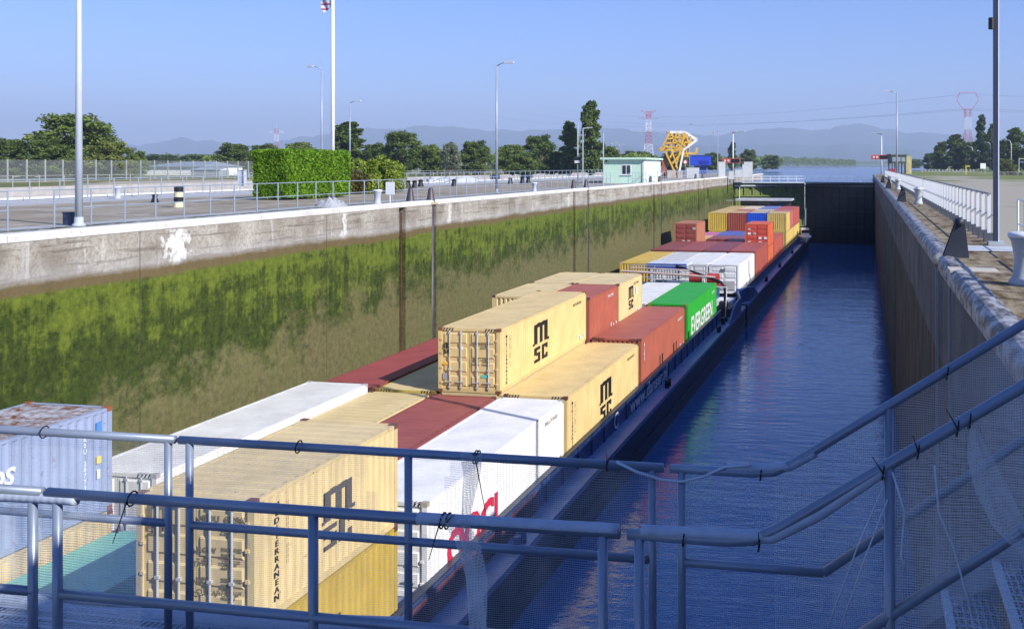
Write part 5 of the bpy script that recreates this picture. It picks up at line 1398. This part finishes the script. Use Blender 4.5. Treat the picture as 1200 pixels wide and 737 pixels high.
net('safety_net', 'torn white netting hanging from the farther handrail over the barge', YR+.03, -4.4, -.40, .69, ZD+.05, NET, 1, .06, 140, 30, hole)
net('safety_net', 'netting hung from the left end of the nearer handrail over the blue container', YF+.03, -4.4, -2.95, .69, ZD+.05, NET_LIT, 2, .05)
net('safety_net', 'white netting along the stair part of the farther handrail', YR+.03, -.40, 1.5, lambda x: zr(x, YR, .67)-.01, lambda x: zr(x, YR, .67)-1.05, NETD, 4, .08)
net('safety_net', 'white netting draped along the stair part of the nearer handrail', YF+.03, .085, 1.4, lambda x: zr(x, YF, .66)-.01, lambda x: zr(x, YF, .66)-1.0, NETD, 5, .08)
# loose strands and hanging rags of netting
def strip(label, Y, pts, wid, mat, seed=0):
    m = MB(); uv = []
    n = len(pts)
    for i, (px, py) in enumerate(pts):
        k = (px-PX)/F; X = on(px, Y); d = Y/(CC+k*SS); z = CZ-(py-HY)*d/F
        wv = wid[i] if hasattr(wid, '__len__') else wid
        for j in range(4):
            q = j/3-.5; m.v.append((X+q*wv, Y+.03*sin(j*2.2+i), z)); uv.append((X+q*wv, z))
    for i in range(n-1):
        for j in range(3): a = i*4+j; m.f.append((a, a+1, a+5, a+4))
    me = m.mesh('net_rag'); ul = me.uv_layers.new(name='UVMap')
    for lp in me.loops: ul.data[lp.index].uv = uv[lp.vertex_index]
    o = mkobj('net_rag', me, mat, None, True); tag(o, label, 'netting', 'loose rags of torn netting')
strip('narrow rag of netting knotted on the farther handrail over the white container', YR-.04, [(552,532),(550,560),(545,600),(548,650),(560,700),(566,745)], [.11,.08,.045,.05,.08,.07], NETE, 1)
strip('long rag of netting trailing from the near handrail below the knotted rag', YF-.035, [(530,606),(545,640),(556,680),(560,745)], [.10,.10,.09,.07], NETE, 2)
strip('wide white rag of netting hanging on the stair handrail at the right', YF-.035, [(1140,500),(1150,540),(1165,580),(1185,620),(1215,650)], [.03,.09,.12,.12,.10], NETE, 3)
def strand(label, Y, pts, r=.004):
    q = []
    for px, py in pts:
        k = (px-PX)/F; X = on(px, Y); d = Y/(CC+k*SS); q.append((X, Y, CZ-(py-HY)*d/F))
    o = MB().tube(q, r, 6).build('net_cord', plain((.55,.6,.68),.6), rr if Y > 4 else rf, True); o['label'] = label
strand('white cord sagging between two farther handrail sections over the water', YR-.02, [(722,541),(745,552),(775,562),(800,564),(825,558),(850,547),(880,545)], .007)
strand('white cord falling slantwise from the first tie of the stair rail', YF-.03, [(1046,553),(1060,600),(1056,650),(1061,668)])
strand('white cord running down the stair net in the middle', YF-.03, [(1095,545),(1100,600),(1117,640),(1128,680),(1140,720)])
strand('left cord of the pair stretched down to the lower left of the stair post', YF-.03, [(1035,570),(1005,640),(970,735)], .003)
strand('right cord of the pair stretched down to the lower left of the stair post', YF-.03, [(1040,585),(1015,650),(985,735)], .003)
def roll(label, Y, pts, r, mat=None):
    q = []
    for px, py in pts:
        k = (px-PX)/F; X = on(px, Y); d = Y/(CC+k*SS); q.append(Vector((X, Y, CZ-(py-HY)*d/F)))
    m = MB(); fine = []
    for a, b in zip(q[:-1], q[1:]):
        for i in range(8): fine.append(a.lerp(b, i/8))
    fine.append(q[-1]); rr_ = [r*(1+.03*noise.noise(Vector((i*.7, Y, 0)))) for i in range(len(fine))]
    o = m.tube(fine, rr_, 10).build('net_roll', mat or WRAP, None, True); tag(o, label, 'netting', 'netting wrapped round the handrails'); return o
t = NT('wrapped netting'); g = t.coord(True); nn = t.noise(t.coord(True, (3, 3, 3)), 5, 4, .6); t.col(t.mix(nn, (.28,.33,.42), (.50,.56,.66)))
wv = t.n('ShaderNodeTexWave'); t.l(g, wv.inputs[0]); wv.inputs['Scale'].default_value = 9; wv.inputs['Distortion'].default_value = 2; t.bump(wv.outputs['Fac'], .12, .01)
WRAP = t.set(.6)
roll('netting wound along the nearer handrail before the stair bend', YF, [(490,607),(560,611),(640,616),(725,620.5)], .0232)
roll('netting wound along the nearer handrail at the stair bend', YF, [(752,622),(820,625),(905,629),(960,602),(1035,551)], .0232)
roll('netting wound along the farther handrail at the stair bend', YR, [(852,548),(900,549),(925,546),(955,530)], .0222)
roll('netting wound along the left end of the nearer handrail', YF-.002, [(-20,580),(40,583),(90,586)], .0222)
roll('bundled netting lying along the stair edge at the lower right', 5.74, [(1075,720),(1098,690),(1130,668),(1170,648),(1215,628)], .035)
roll('bundled netting heaped on the deck at the lower left', 4.74, [(0,700),(40,706),(60,715),(100,722),(300,728),(480,735)], .05)

# unseen building added behind the camera's right shoulder to shade the footbridge
lb = thing('shade_building', 'unseen building added to shade the footbridge, right of the stairs', 'building', (0, 0, 0))
MB().box(3.0, -4.2, 0, 9, 5.4, 4.75).build('wall', paint((.5,.48,.44),.8), lb)
MB().box(2.9, -4.4, 4.755, 9.2, 5.6, 5.0).build('roof', paint((.3,.3,.3),.8), lb)
for k in range(4):
    wf = MB().box(2.95, -3.6+k*2.2, 1.1, 2.997, -2.2+k*2.2, 2.6).build('window', WHITE, lb)
    MB().box(2.93, -3.5+k*2.2, 1.2, 2.948, -2.3+k*2.2, 2.5).build('pane', GLASS, wf)
